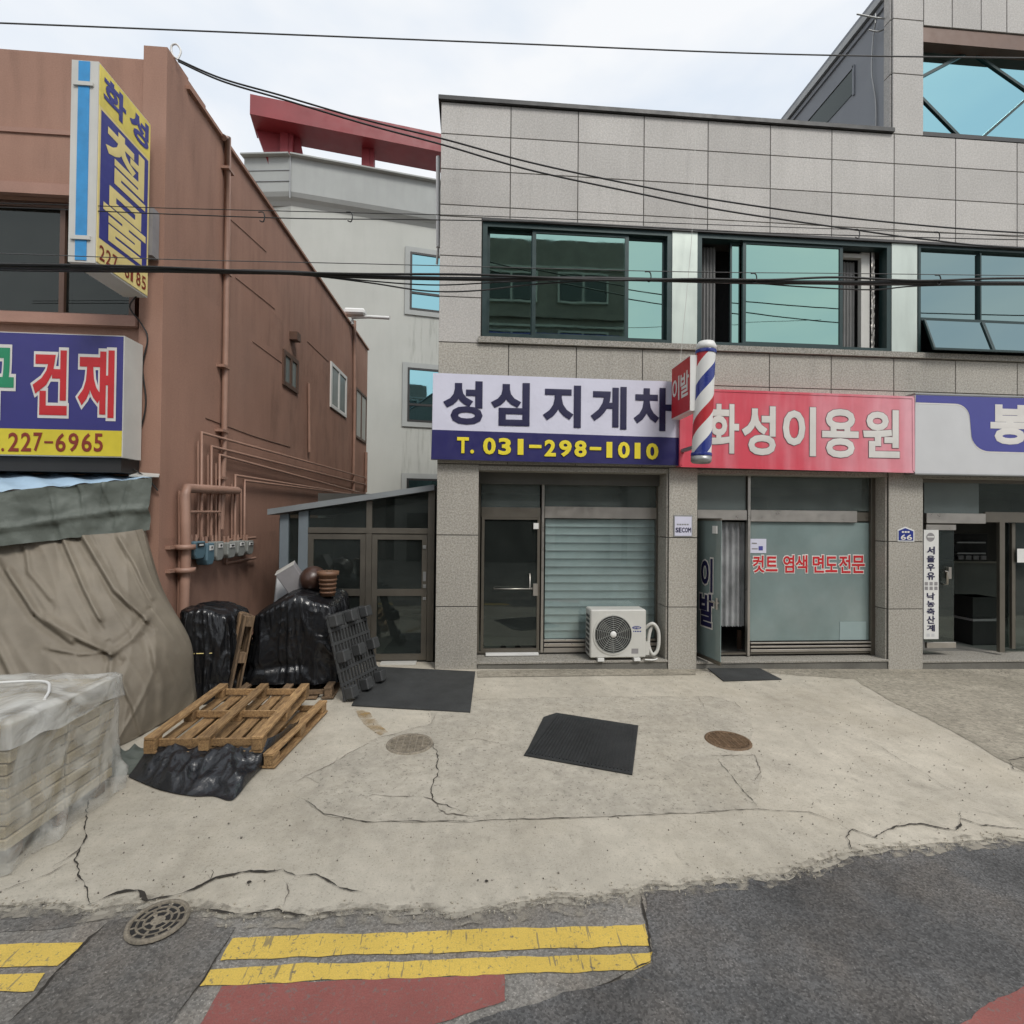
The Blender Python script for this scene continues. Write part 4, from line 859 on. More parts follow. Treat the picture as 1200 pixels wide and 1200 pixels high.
# barber pole
YP = F1.y + .02; top = AY(827.5, 404, YP); bot = AY(821.5, 542, YP); ax = (top - bot); Hh = ax.length; ax.normalize(); R_ = .135
e1 = V(1, 0, 0) - ax * ax.x; e1.normalize(); e2 = ax.cross(e1)
t = thing('barber_pole', 'red white and blue striped barber pole mounted on a tilt above the shop', 'barber pole', bot)
WHITE, REDP, BLUEP = MT['white'], MT['redsmall'], MT['blue2']
def pcyl(a, h, r=R_): return bot + ax * (h * Hh) + (e1 * cos(a) + e2 * sin(a)) * r
for nm, mt_, f0, f1 in (('red_stripe', 'redsmall', 0, .225), ('white_stripe', 'white', .225, .5), ('blue_stripe', 'blue2', .5, .725), ('white_stripe', 'white', .725, 1)):
    m = MB(); m.grid(lambda u, v: pcyl(2 * pi * (f0 + (f1 - f0) * u + 1.55 * v), .05 + .9 * v), 10, 90); m.build(nm, mt_, t, fix=False)
def caps(h0, h1, prof, mt, nm):
    m = MB(); rings = [(pcyl(0, 0), 0)]; vs = []; seg = 28
    for r, h in prof: vs += [bot + ax * (h * Hh) + (e1 * cos(2 * pi * k / seg) + e2 * sin(2 * pi * k / seg)) * r for k in range(seg)]
    m.add(vs, [(i * seg + k, i * seg + (k + 1) % seg, (i + 1) * seg + (k + 1) % seg, (i + 1) * seg + k) for i in range(len(prof) - 1) for k in range(seg)], True); m.build(nm, mt, t)
caps(0, 0, [(.0, -.005), (.12, -.005), (.142, .01), (.142, .05), (.1, .052)], 'alu', 'bottom_cap'); caps(0, 0, [(.1, .948), (.142, .95), (.142, .985), (.11, 1.02), (.06, 1.03), (0, 1.032)], 'white', 'top_cap'); caps(0, 0, [(.143, .055), (.145, .06), (.145, .075), (.143, .08)], 'blue2', 'blue_ring'); caps(0, 0, [(.143, .92), (.145, .925), (.145, .945), (.143, .949)], 'blue2', 'blue_ring')
m = MB(); m.bar(pcyl(0, .85, 0), pcyl(0, .85, 0) + V(.0, .9, 0), .05, .05); m.bar(pcyl(0, .15, 0), pcyl(0, .15, 0) + V(.0, .9, 0), .05, .05); m.build('bracket', 'alu', t)
# narrow vertical sign at the third shop
Yv = 8.19
t = thing('vertical_sign', 'narrow white vertical sign with dark Korean letters beside the right shop door', 'sign', AY(1091, 749, Yv))
pane(1082.5, 621, 1100, 749, Yv, 'white', t, 'board', .03)
pc = AY(1090.5, 629.5, Yv - .003); m = MB(); m.lathe([(0, 0), (.075, 0)], pc, 24, 'y'); m.build('emblem', 'graybox', t); m = MB(); m.box(pc.x - .06, pc.x + .06, Yv - .006, Yv - .004, pc.z - .006, pc.z + .018); m.build('emblem_band', 'white', t)
ys = [(640.5, 649.5), (651, 659), (660.5, 669), (670.5, 679.5)]
text_y([(c, 1086, a, 1095.5, b) for c, (a, b) in zip('서울우유', ys)], Yv - .002, t, 'navydk', .035, None, lift=.002)
ys = [(694.5, 703), (704, 711.5), (712.5, 720.5), (721.5, 731), (732, 740)]
text_y([(c, 1086, a, 1095.5, b) for c, (a, b) in zip('낙농축산계', ys)], Yv - .002, t, 'navydk', .03, None, lift=.002)
for i in range(3):
    for j in range(2): pane(1083.8 + 5.6 * i, 682 + 5.4 * j, 1087.5 + 5.6 * i, 686 + 5.4 * j, Yv - .002, 'graybox', t, 'small_print', .001)
for i in range(2): pane(1086 + 5.5 * i, 742.5, 1089.5 + 5.5 * i, 746, Yv - .002, 'signgrey', t, 'small_print', .001)
# air conditioner outdoor unit
Ya = 7.99; x0, x1, z0, z1 = pxr(691.5, 714.5, 757.5, 771.5, Ya); z0 = max(z0, .285)
t = thing('air_conditioner', 'white air conditioner outdoor unit with round fan grille on the shop step', 'air conditioner', ((x0 + x1) / 2, Ya + .16, .247))
bm_ = MB(); bm_.box(x0, x1, Ya, Ya + .34, z0, z1); body = bm_.build('casing', 'offwhite', t, bevel=.018)
cx = AY(718.5, 746, Ya).x; cz = (z0 + z1) / 2 - .005; RR = (z1 - z0) * .40
m = MB(); m.lathe([(RR * 1.06, -.012), (RR * 1.06, .01)], (cx, Ya, cz), 36, 'y'); m.lathe([(RR * .98, -.012), (RR * 1.06, -.012)], (cx, Ya, cz), 36, 'y'); m.build('fan_ring', 'offwhite', t)
m = MB(); m.lathe([(0, -.002), (RR, -.002)], (cx, Ya - .002, cz), 36, 'y'); m.build('fan_recess', 'black', t)
m = MB()
for k in range(1, 9):
    r_ = RR * (.16 + .10 * k); m.tube([V(cx + cos(a) * r_, Ya - .016, cz + sin(a) * r_) for a in [2 * pi * j / 40 for j in range(41)]], .0052, 4, False)
for k in range(10): a = 2 * pi * k / 10; m.bar(V(cx + cos(a) * RR * .1, Ya - .014, cz + sin(a) * RR * .1), V(cx + cos(a + .35) * RR, Ya - .014, cz + sin(a + .35) * RR), .006, .006)
m.build('grille', 'metergrey', t)
m = MB(); m.lathe([(0, -.026), (RR * .14, -.026), (RR * .17, -.012)], (cx, Ya, cz), 20, 'y'); m.build('hub', 'white', t)
m = MB()
for k in range(3):
    a = 2 * pi * k / 3; m.add([V(cx + cos(a) * RR * .15, Ya - .004, cz + sin(a) * RR * .15), V(cx + cos(a + .2) * RR * .92, Ya - .006, cz + sin(a + .2) * RR * .92), V(cx + cos(a + .9) * RR * .92, Ya - .003, cz + sin(a + .9) * RR * .92), V(cx + cos(a + .9) * RR * .15, Ya - .003, cz + sin(a + .9) * RR * .15)], [(0, 1, 2, 3)])
m.build('fan_blade', 'grille', t)
lg = AY(746, 735.5, Ya); m = MB(); m.prism([lg + V(cos(a) * .075, -.003, sin(a) * .026) for a in [k * pi / 10 for k in range(20)]], (0, .004, 0)); m.build('logo_badge', 'blue2', t)
text_y([(c, 742 + 1.25 * i, 734.4, 743.1 + 1.25 * i, 736.6) for i, c in enumerate('Carrier')], Ya - .004, t, 'whitelet', .0, None, lift=.001)
for k in range(4): pane(741 + 2.8 * k, 739.2, 743 + 2.8 * k, 740.6, Ya - .002, 'blue2', t, 'small_print', .001)
lb = pane(740, 760, 748, 766, Ya - .002, 'graybox', t, 'rating_label', .001)
for k in range(8): m = MB(); zz = z0 + .06 + k * (z1 - z0 - .12) / 8; m.box(x0 - .004, x0 + .01, Ya + .06, Ya + .28, zz, zz + .045); m.build('side_louvre', 'black', t)
for xx in (x0 + .12, x1 - .2): m = MB(); m.box(xx, xx + .1, Ya - .03, Ya + .36, .247, z0 + .002); m.build('foot', 'white', t)
m = MB(); hx = x1 + .14; hz = z0 + .30
m.tube(cat([V(x1 - .01, Ya + .12, z0 + .42), V(hx - .02, Ya + .06, z0 + .53), V(hx + .08, Ya + .06, z0 + .40), V(hx + .08, Ya + .07, z0 + .13), V(hx, Ya + .08, z0 + .03), V(hx - .07, Ya + .09, z0 + .18), V(hx - .05, Ya + .1, z0 + .38), V(hx + .02, Ya + .12, z0 + .5), V(hx + .1, Ya + .2, z0 + .42)], 8), .028, 10); m.build('hose', 'offwhite', t)
m = MB(); m.box(x1, x1 + .07, Ya + .05, Ya + .2, z0 + .03, z0 + .24); m.build('valve_cover', 'offwhite', t)
m = MB(); m.tube(cat([V(x1 - .02, Ya - .01, .262), V(x1 + .12, Ya - .02, .26), V(x1 + .2, Ya + .05, .262)], 5), .011, 8); m.build('drain_hose', 'white', t)

# ================================================================== BROWN BUILDING
YB0 = 6.6; C0 = V(-3.835, YB0, 0); al = radians(1.25); D = V(sin(al), cos(al), 0); N = V(cos(al), -sin(al), 0)
def W(s, z, off=0.): return C0 + D * s + N * off + V(0, 0, z)
def OW(px, py, off=0.): p = AP(px, py, C0 + N * off, N); return (p - C0).dot(D), p.z
bb = thing('brown_building', 'brown stuccoed two storey building with gas pipes on its side wall', 'building', (-6, 8, zg(-6)))
zp = AY(180, 54, YB0).z; zf = AY(80, 59, YB0).z
wt, wb_ = AY(80, 230, YB0).z, AY(80, 368, YB0).z; wx = AY(148, 300, YB0).x
sE = OW(430, 480)[0]; zS = OW(240, 128)[1]; sS = OW(241, 129)[0]
m = MB()
c1 = C0 + D * .45; c2 = C0 + D * sE
def pr(pts, z0, z1): m.prism([V(p.x, p.y, z0) for p in pts], (0, 0, z1 - z0))
pr([c1, c2, V(-14, c2.y, 0), V(-14, c1.y, 0)], 0, zS - .5)                     # main mass
pr([c1 + V(0, 0, 0), c2, c2 - N * .2, c1 - N * .2], zS - .5, zS)         # side parapet
pr([C0, c1, V(wx + .16, c1.y, 0), V(wx + .16, YB0, 0)], 0, zp)                       # corner pier
m.box(-14, wx + .16, YB0 + .05, YB0 + .4, wt, zf); m.box(-14, wx + .16, YB0 + .05, YB0 + .4, 0, wb_)
m.build('wall', 'brown', bb)
m = MB(); a = OW(209, 71)[0]; pr([c1, C0 + D * sS, C0 + D * sS - N * .2, c1 - N * .2], zS, (zp + zS) / 2 + .02); m.build('parapet', 'brown', bb)
m = MB(); m.box(-14, wx + .15, YB0 - .02, YB0 + .06, wt + .0, AY(60, 216, YB0).z); m.build('lintel_band', 'brown2', bb)
zz = AY(60, 152, YB0).z; m = MB(); m.box(-14, wx + .13, YB0 + .03, YB0 + .06, zz - .03, zz + .03); m.build('string_course', 'brown2', bb)
m = MB(); m.box(-14, wx + .14, YB0 - .03, YB0 + .3, wb_ - .13, wb_); m.build('sill', 'brown2', bb)
m = MB(); m.prism([W(.4, zS - .09, -.02), W(sE + .02, zS - .09, -.02), W(sE + .02, zS - .09, .05), W(.4, zS - .09, .05)], (0, 0, .05)); m.build('parapet_trim', 'brown', bb)
for s0, s1, z0, z1, mt_ in ((.05, sE - .1, zS - 2.6, zS - .1, 'streak'), (.05, sE - .1, .2, 2.2, 'dirt'), (3.2, 9.5, 3.4, 6.3, 'dirt')):
    m = MB(); m.quad(W(s0, z0, .004), W(s1, z0, .004), W(s1, z1, .004), W(s0, z1, .004)); m.build('weather_stain', mt_, bb)
m = MB(); m.quad(V(-14, YB0 + .046, wt + .35), V(wx + .15, YB0 + .046, wt + .35), V(wx + .15, YB0 + .046, zf - .02), V(-14, YB0 + .046, zf - .02)); m.build('weather_stain', 'streak', bb)
for pp in (((276, 325), (310, 352), (322, 362)), ((296, 400), (330, 425)), ((241, 490), (262, 498), (300, 512), (340, 524)), ((360, 400), (385, 424)), ((262, 250), (285, 270), (312, 295))):
    P_ = [W(*OW(x, y, .004), .004) for x, y in pp]; m = MB(); m.tube(cat(P_, 6), .008, 4); m.build('render_crack', 'brownframe' if pp[0][0] == 241 else 'brown2', bb)
# front window
m = MB(); frame_rect(m, -9.5, wx + .02, wb_, wt, .07, YB0 + .14, YB0 + .24)
for px in (76,): x = AY(px, 300, YB0 + .19).x; m.box(x - .03, x + .03, YB0 + .145, YB0 + .235, wb_ + .07, wt - .07)
for k in range(1, 4): x = AY(76, 300, YB0 + .19).x - k * 1.15; m.box(x - .03, x + .03, YB0 + .145, YB0 + .235, wb_ + .07, wt - .07)
fw = m.build('window', 'brownframe', bb)
xm = AY(76, 300, YB0 + .19).x
m = MB(); m.box(-9.4, xm, YB0 + .185, YB0 + .19, wb_ + .05, wt - .05); m.build('pane', 'darkglass', fw); m = MB(); m.box(xm, wx, YB0 + .185, YB0 + .19, wb_ + .05, wt - .05); m.build('pane', 'darkglass', fw)
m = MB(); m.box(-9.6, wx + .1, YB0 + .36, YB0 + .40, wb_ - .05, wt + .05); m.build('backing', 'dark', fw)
m = MB(); m.box(xm + .05, wx - .05, YB0 + .27, YB0 + .28, wb_ + .05, wb_ + .62); m.build('white_blind', 'signgrey', fw)
# side windows
def swin(px0, yt0, yb0, px1, yt1, yb1, fm, gm, t_=.05, blind=None):
    s0, za = OW(px0, yt0); _, zb_ = OW(px0, yb0); s1, zc = OW(px1, yt1); z1 = (za + zc) / 2; z0 = (zb_ + OW(px1, yb1)[1]) / 2
    m = MB()
    for (sa, sb, z_a, z_b) in ((s0, s0 + t_, z0, z1), (s1 - t_, s1, z0, z1), (s0 + t_, s1 - t_, z0, z0 + t_), (s0 + t_, s1 - t_, z1 - t_, z1), ((s0 + s1) / 2 - t_ / 2, (s0 + s1) / 2 + t_ / 2, z0 + t_, z1 - t_)):
        m.prism([W(sa, z_a, -.03), W(sb, z_a, -.03), W(sb, z_a, .035), W(sa, z_a, .035)], (0, 0, z_b - z_a))
    w_ = m.build('side_opening', fm, bb)
    for sa, sb in ((s0 + t_, (s0 + s1) / 2 - t_ / 2), ((s0 + s1) / 2 + t_ / 2, s1 - t_)):
        m = MB(); m.quad(W(sa, z0 + t_, .012), W(sb, z0 + t_, .012), W(sb, z1 - t_, .012), W(sa, z1 - t_, .012)); m.build('pane', gm, w_)
swin(331, 410, 452, 348.5, 422, 461, 'brownframe', 'frostdk', .09); swin(387, 424, 477, 405.5, 441, 490, 'white', 'frostdk', .09); swin(416.5, 455, 512, 429, 464, 521, 'brownframe', 'greypaint', .07)
# pipes on the side wall
def wpipe(pts, r, off=.07, seg=8, nm='gas_pipe', mt='pipe', n=None):
    P_ = [W(*OW(x, y, off), off) for x, y in pts]; m = MB(); m.tube(P_, r, seg); return m.build(nm, mt, bb)
wpipe([(262, 161), (267, 161), (266, 300), (263, 500), (259, 620)], .045, .06, 10, 'downpipe'); wpipe([(415.5, 376), (415.5, 480), (414, 577)], .05, .06, 8, 'downpipe')
wpipe([(429, 530), (428.5, 577)], .05, .06, 8, 'downpipe'); wpipe([(362, 449), (362.5, 530)], .035, .05, 8, 'downpipe')
for a, b, c, e in (((236, 634), (236, 507), (429, 560), 0), ((247.5, 632), (247.5, 523), (429, 568), 0), ((257, 634), (257, 533), (421, 577), 0), ((275.5, 634), (275.5, 557), (390, 575), 0), ((286.5, 634), (286.5, 563), (412, 579), 0)):
    wpipe([a, b, c], .02, .09)
    wpipe([(a[0] - 4, a[1] - 3), (b[0] - 4, b[1] + 10)], .015, .05)
for y in (200, 320, 430, 505, 560):
    x_ = 268 - (y - 160) * .022; s_, z_ = OW(x_, y, .06); m = MB(); m.prism([W(s_ - .09, z_ - .02, .0), W(s_ + .09, z_ - .02, .0), W(s_ + .09, z_ - .02, .115), W(s_ - .09, z_ - .02, .115)], (0, 0, .04)); m.build('pipe_clip', 'pipe', bb)
wpipe([(278, 575), (219, 572), (217, 580), (218, 640), (215, 740)], .06, .13, 12, 'gas_main'); wpipe([(211, 575), (211.5, 640), (210, 745)], .03, .05, 8, 'gas_main')
wpipe([(221, 600), (258, 600)], .02, .13)
for y in (641, 668):
    s_, z_ = OW(217, y, .13); m = MB(); m.lathe([(.0, -.03), (.12, -.03), (.12, .03), (0, .03)], W(s_, z_, .13), 16); m.build('flange', 'pipe', bb)
    m = MB(); m.prism([W(s_ - .2, z_ - .02, 0), W(s_ + .1, z_ - .02, 0), W(s_ + .1, z_ - .02, .06), W(s_ - .2, z_ - .02, .06)], (0, 0, .04)); m.build('pipe_bracket', 'pipe', bb)
m = MB(); s0, z0 = OW(265, 660, .06); s1, _ = OW(299, 655, .06); z1 = OW(265, 633, .06)[1]
for sa, za, sb, zb2 in ((s0, z0, s1, z0), (s0, z1, s1, z1), (s0, z0, s0, z1)): m.tube([W(sa, za, .06), W(sb, zb2, .06)], .022, 8)
m.build('meter_rail', 'pipe', bb)
for k, (px0, px1, y0, y1, mt, lb) in enumerate(((227, 240.5, 635, 654, 'meterblue', 'square blue gas meter nearest the thick riser pipe'), (241.5, 251, 637, 661, 'meterblue', 'tall blue gas meter second from the thick riser pipe'), (252.5, 262, 635, 656, 'metergrey', 'pale rounded gas meter third from the thick riser pipe'),
        (266, 276, 636, 653, 'metergrey', 'grey gas meter first on the pipe rail'), (278, 287, 634, 651, 'metergrey', 'grey gas meter in the middle of the pipe rail'), (289, 297, 634, 649, 'metergrey', 'grey gas meter last on the pipe rail near the annex'))):
    s0, z1 = OW(px0, y0, .2); s1, z0 = OW(px1, y1, .2); s0 += .015; s1 -= .015
    t = thing('gas_meter', lb, 'gas meter', W((s0 + s1) / 2, z0, .1), 'gas meters on the brown side wall')
    m = MB(); h = z1 - z0; prof = [(s0, z0 + h * .25), (s0 + (s1 - s0) * .2, z0), (s1 - (s1 - s0) * .2, z0), (s1, z0 + h * .25), (s1, z1), (s0, z1)]
    m.prism([W(a, b, .05) for a, b in prof], N * .16); m.build('body', mt, t, bevel=.012)
    m = MB(); m.prism([W(s0 + .05, z1 - h * .32, .212), W(s1 - .05, z1 - h * .32, .212), W(s1 - .05, z1 - h * .1, .212), W(s0 + .05, z1 - h * .1, .212)], N * .01); m.build('dial_window', 'white' if k else 'black', t)
    m = MB(); m.prism([W(s0 + .08, z1 - h * .24, .224), W(s1 - .08, z1 - h * .24, .224), W(s1 - .08, z1 - h * .15, .224), W(s0 + .08, z1 - h * .15, .224)], N * .003); m.build('dial', 'black' if k else 'white', t)
    m = MB()
    for f in (.25, .75): m.tube([W(s0 + (s1 - s0) * f, z1 - .01, .12), W(s0 + (s1 - s0) * f, z1 + .09, .12)], .02, 8)
    m.build('pipe_union', 'pipe', t)
# small fittings
s_, z_ = OW(347, 395, .1); m = MB(); m.prism([W(s_ - .1, z_ - .08, 0), W(s_ + .1, z_ - .08, 0), W(s_ + .1, z_ - .08, .16), W(s_ - .1, z_ - .08, .16)], (0, 0, .16)); m.build('wall_light', 'brownframe', bb)
t = thing('security_lamp', 'white arm lamp on the rear corner of the brown roof', 'lamp', W(*OW(416, 374, .1), .1))
p = W(*OW(413, 372, .1), .1); 
m = MB(); m.tube([p + V(0, 0, -.2), p, p + V(.5, -.1, 0), p + V(1.1, -.2, -.05)], .05, 8); m.build('arm', 'white', t); m = MB(); m.box(p.x - .2, p.x + .4, p.y - .25, p.y + .1, p.z + .02, p.z + .2); m.build('head', 'white', t, bevel=.05)
m = MB(); m.tube(cat([W(*OW(208, 70, .05), .05), AY(212, 60, 6.75), AY(207, 52, 6.75), AY(201, 54, 6.75), AY(202, 64, 6.75), AY(209, 70, 6.75)], 5), .012, 6); m.build('wire_loop', 'white', bb)

# projecting vertical sign
SX = -3.912; yb_, yf_ = 6.43, 5.58; zt_, zb2 = 7.19, 5.09; TH = .27
t = thing('projecting_sign', 'tall projecting hardware shop sign, yellow and faded blue with a blue striped edge', 'sign', V(SX, 6.2, zb2))
m = MB(); m.box(SX - TH, SX - .006, yf_, yb_, zb2, zt_); m.build('box', 'offwhite', t)
def face(s0, s1, t0, t1, mt, nm, off=0.):
    m = MB(); H = zt_ - zb2; Ls = yb_ - yf_; m.box(SX - .006, SX + off, yf_ + Ls * s0, yf_ + Ls * s1, zb2 + H * t0, zb2 + H * t1); return m.build(nm, mt, t)
face(0.015, .99, .79, .993, 'creamy', 'yellow_field', .002); face(.015, .99, .125, .79, 'cream', 'border_field', .001); face(.045, .955, .135, .775, 'fadeblue', 'blue_field', .003); face(.015, .99, .01, .125, 'cream', 'number_field', .002)
def sgl(ch, s0, s1, t0, t1, mt, wt=.03):
    H = zt_ - zb2; Ls = yb_ - yf_; m = MB(); put_glyph(m, ch, V(SX, yf_ + Ls * s0, zb2 + H * t0), V(0, Ls * (s1 - s0), 0), V(0, 0, H * (t1 - t0)), V(1, 0, 0), wt, None, .006, .001); m.build('letter', mt, t, fix=False)
sgl('화', .07, .48, .82, .97, 'fadeblue', .04); sgl('성', .55, .95, .82, .97, 'fadeblue', .04)
sgl('철', .12, .90, .47, .755, 'cream', .026); sgl('물', .10, .92, .155, .44, 'cream', .026)
for i, ch in enumerate('227-6185'): sgl(ch, .05 + .115 * i, .05 + .115 * i + (.09 if ch not in '1-' else .05), .03 if ch != '-' else .06, .105 if ch != '-' else .072, 'brownred', .012)
m = MB(); m.box(SX - TH + .07, SX - .09, yf_ - .006, yf_, zb2 + .02, zt_ - .01); m.build('blue_stripe', 'skyblue', t)
for z in (zb2 + .25, zt_ - .25): m = MB(); m.box(SX - TH + .03, SX - .05, yf_ - .02, yf_ - .002, z - .02, z + .02); m.build('strap', 'offwhite', t)
for z in (5.6, 6.15): m = MB(); m.box(SX - .16, SX - .10, yb_, YB0 + .02, z, z + .05); m.build('bracket', 'brownframe', t)
m = MB(); m.box(SX - .12, SX + .03, yb_ + .02, YB0 - .02, 5.62, 6.2); m.build('junction_box', 'graybox', t)
m = MB(); m.tube(cat([AY(160, 347, 6.4), AY(152, 360, 6.5), AY(166, 380, 6.57), AY(173, 397, 6.57), AY(167, 430, 6.57), AY(171, 470, 6.57), AY(165, 500, 6.57), AY(150, 522, 6.55), AY(152, 545, 6.5), AY(172, 560, 6.5), AY(185, 575, 6.55)], 6), .009, 6); m.build('lead', 'cable', t)
# horizontal hardware sign
Yh = 6.22; t = thing('hardware_sign', 'blue signboard with red Korean letters and a yellow phone number strip', 'sign', AY(70, 537, Yh))
A = [AY(-330, 385, Yh), AY(146, 393.5, Yh), AY(144, 536, Yh), AY(-330, 536, Yh)]; xr_ = A[1].x; ztp = A[1].z; zbt = A[2].z
zst = AY(144, 505, Yh).z
m = MB(); m.box(-8.5, xr_, Yh + .004, YB0 - .05, zbt, ztp); m.build('box', 'offwhite', t)
m = MB(); m.box(-8.5, xr_ - .012, Yh, Yh + .004, zst, ztp - .01); m.build('blue_field', 'signblue', t); m = MB(); m.box(-8.5, xr_ - .012, Yh - .001, Yh + .004, zbt + .01, zst); m.build('yellow_strip', 'yellow2', t)
text_y([('구', -26, 408, 17.5, 488), ('건', 38, 411, 80, 486), ('재', 91, 411, 135, 489)], Yh - .001, t, 'redlet', .035, 'whitelet', .045, lift=.003)
for o in list(t.children):
    if o.name.startswith('letter') and not o.name.startswith('letter_outline'): o.data.materials[0] = MT['greenlet']; break
text_y([('.', 1.5, 525, 5, 529), ('2', 9.5, 507, 22.5, 529), ('2', 24.5, 507, 37, 529), ('7', 39, 507, 50, 529), ('-', 52, 517, 62.5, 519.5), ('6', 65, 507.5, 77.5, 529.5), ('9', 80, 507.5, 92.5, 529.5), ('6', 95.5, 507.5, 108, 529.5), ('5', 110, 508, 121, 529.5)], Yh - .002, t, 'brownred', .02, None, lift=.003)
m = MB(); m.box(-8.5, xr_ - .05, Yh + .06, YB0 + .04, zbt - .17, zbt - .002); m.build('support_frame', 'black', t)

# ================================================================== AWNING AND TARPAULIN
A0, A1 = AY(-260, 600, 4.9), AY(178, 560, 6.46); B0, B1 = V(-8.5, YB0, AY(0, 553, YB0).z + .02), AY(181, 557, YB0 - .02)
t = thing('awning', 'low awning with pale blue top and grey green fabric valance', 'awning', V(-5, 6.0, 2.2))
m = MB(); m.grid(lambda u, v: (A0 * (1 - u) + A1 * u) * (1 - v) + (B0 * (1 - u) + B1 * u) * v + V(0, 0, .015 * sin(u * 60)), 60, 4); m.build('roof_sheet', 'awning', t)
V0, V1 = AY(-260, 668, 4.85), AY(174, 621, 6.44)
def val(u, v):
    p = (A0 * (1 - u) + A1 * u) * (1 - v) + (V0 * (1 - u) + V1 * u) * v
    f = .05 * fbm(V(u * 9, v * 1.6, 1), 4) + .02 * sin(u * 40 + 3 * v) * v + .05 * math.exp(-((v - .62 + .05 * sin(u * 9)) / .06) ** 2)
    for c, k in ((.86, 1.2), (.9, -1.0), (.77, 1), (.82, -.9), (.68, .9)): f += .03 * math.exp(-((u - c - k * .05 * (v - .5)) / .006) ** 2) * (1 - v)
    return p + V(.15, -1, 0) * f + V(0, 0, .015 * noise.noise(V(u * 20, 0, 4)) * v)
m = MB(); m.grid(val, 160, 20); m.build('valance', 'valance', t)
m = MB(); m.prism([A1 + V(-.25, -.02, .01), A1 + V(.08, 0, .01), B1 + V(.06, 0, .0), B1 + V(-.3, 0, .02)], (0, 0, .02)); m.build('flashing', 'offwhite', t)
# big draped tarpaulin, shaped from rows of control points (px, py, distance)
CPR = [[(-330, 646, 5.0), (-120, 638, 5.5), (-20, 634, 5.75), (50, 630, 5.95), (100, 627, 6.1), (140, 624, 6.25), (166, 620, 6.42), (170, 619, 6.58)],
       [(-330, 720, 4.9), (-120, 708, 5.35), (-20, 702, 5.55), (50, 698, 5.7), (110, 695, 5.85), (155, 692, 6.05), (184, 689, 6.35), (190, 688, 6.58)],
       [(-330, 800, 4.7), (-120, 785, 5.15), (-20, 775, 5.35), (60, 768, 5.45), (120, 765, 5.6), (178, 758, 5.9), (218, 749, 6.38), (222, 748, 6.62)],
       [(-330, 860, 4.6), (-120, 845, 5.0), (-20, 832, 5.2), (60, 824, 5.3), (120, 818, 5.42), (176, 806, 5.75), (224, 790, 6.42), (226, 789, 6.68)]]
bt = [V(-9.5, 4.5, 0), V(-6.6, 4.9, 0), V(-4.9, 5.08, 0), V(-4.2, 5.14, 0), V(-3.7, 5.22, 0), V(-3.46, 5.45, 0), V(-3.36, 6.42, 0), V(-3.38, 6.72, 0)]
rowsW = [[AY(*c) for c in r_] for r_ in CPR] + [[V(p.x, p.y, zg(p.x) + .02) for p in bt]]
def cmr(a, b, c, d, t_): return .5 * ((2 * b) + (c - a) * t_ + (2 * a - 5 * b + 4 * c - d) * t_ * t_ + (3 * b - a - 3 * c + d) * t_ ** 3)
def spl(arr, f):
    x = f * (len(arr) - 1); i = min(int(x), len(arr) - 2); return cmr(arr[max(i - 1, 0)], arr[i], arr[i + 1], arr[min(i + 2, len(arr) - 1)], x - i)
def proj(p): v_ = p - CAM; w_ = v_.dot(Fw); return 600 + 600 * v_.dot(Rt) / w_, 600 - 600 * v_.dot(Up) / w_
folds = [((98, 628), (135, 690), (172, 724), 5, .07), ((75, 632), (100, 690), (118, 724), 4, .05), ((10, 668), (45, 722), (84, 750), 5, .07), ((57, 724), (95, 748), (131, 764), 5, .07), ((172, 726), (155, 748), (133, 764), 4, .05), ((131, 764), (130, 800), (128, 830), 4, .045), ((140, 630), (158, 660), (178, 700), 4, .04), ((30, 640), (35, 670), (60, 700), 4, .03), ((145, 800), (158, 830), (165, 860), 4, .035), ((180, 760), (190, 800), (188, 850), 6, .04), ((60, 760), (95, 766), (130, 764), 3, .03), ((-40, 640), (-20, 720), (20, 800), 6, .05)]
def seg_d(x, y, a, b):
    dx, dy = b[0] - a[0], b[1] - a[1]; L2 = dx * dx + dy * dy; t_ = max(0, min(1, ((x - a[0]) * dx + (y - a[1]) * dy) / L2)); ex, ey = x - a[0] - t_ * dx, y - a[1] - t_ * dy
    return math.sqrt(ex * ex + ey * ey), (dx * ey - dy * ex) / math.sqrt(L2), t_
def tarp(u, v):
    p = spl([spl(r_, u) for r_ in rowsW], v); x, y = proj(p); f = 0
    for a, b, c, w_, am in folds:
        best = min((seg_d(x, y, a, b), seg_d(x, y, b, c)), key=lambda q_: q_[0]); dist, side, _ = best; w_ = w_ * .9; am = am * .85
        f += am * (math.exp(-(dist / w_) ** 2) - .55 * math.exp(-((side - w_ * 1.6) / (w_ * 1.1)) ** 2) * (1 if dist < w_ * 4 else 0))
    rdg = lambda x_, y_, z_: max(0, 1 - abs(noise.noise(V(x_, y_, z_))) * 4.5) ** 1.4
    f += .03 * fbm(p * 1.7, 3) + .03 * rdg(u * 8 + v * 1.5, v * .9, 3) * (.15 + v) + .012 * rdg(u * 15 - v * 3, v * 1.8, 8)
    if v > .985: f = 0
    return p + V(.45, -.9, .05) * f
m = MB(); m.grid(tarp, 260, 130); t = m.build('tarpaulin', 'tarp'); tag(t, 'large grey brown tarpaulin draped over goods below the awning', 'tarpaulin')

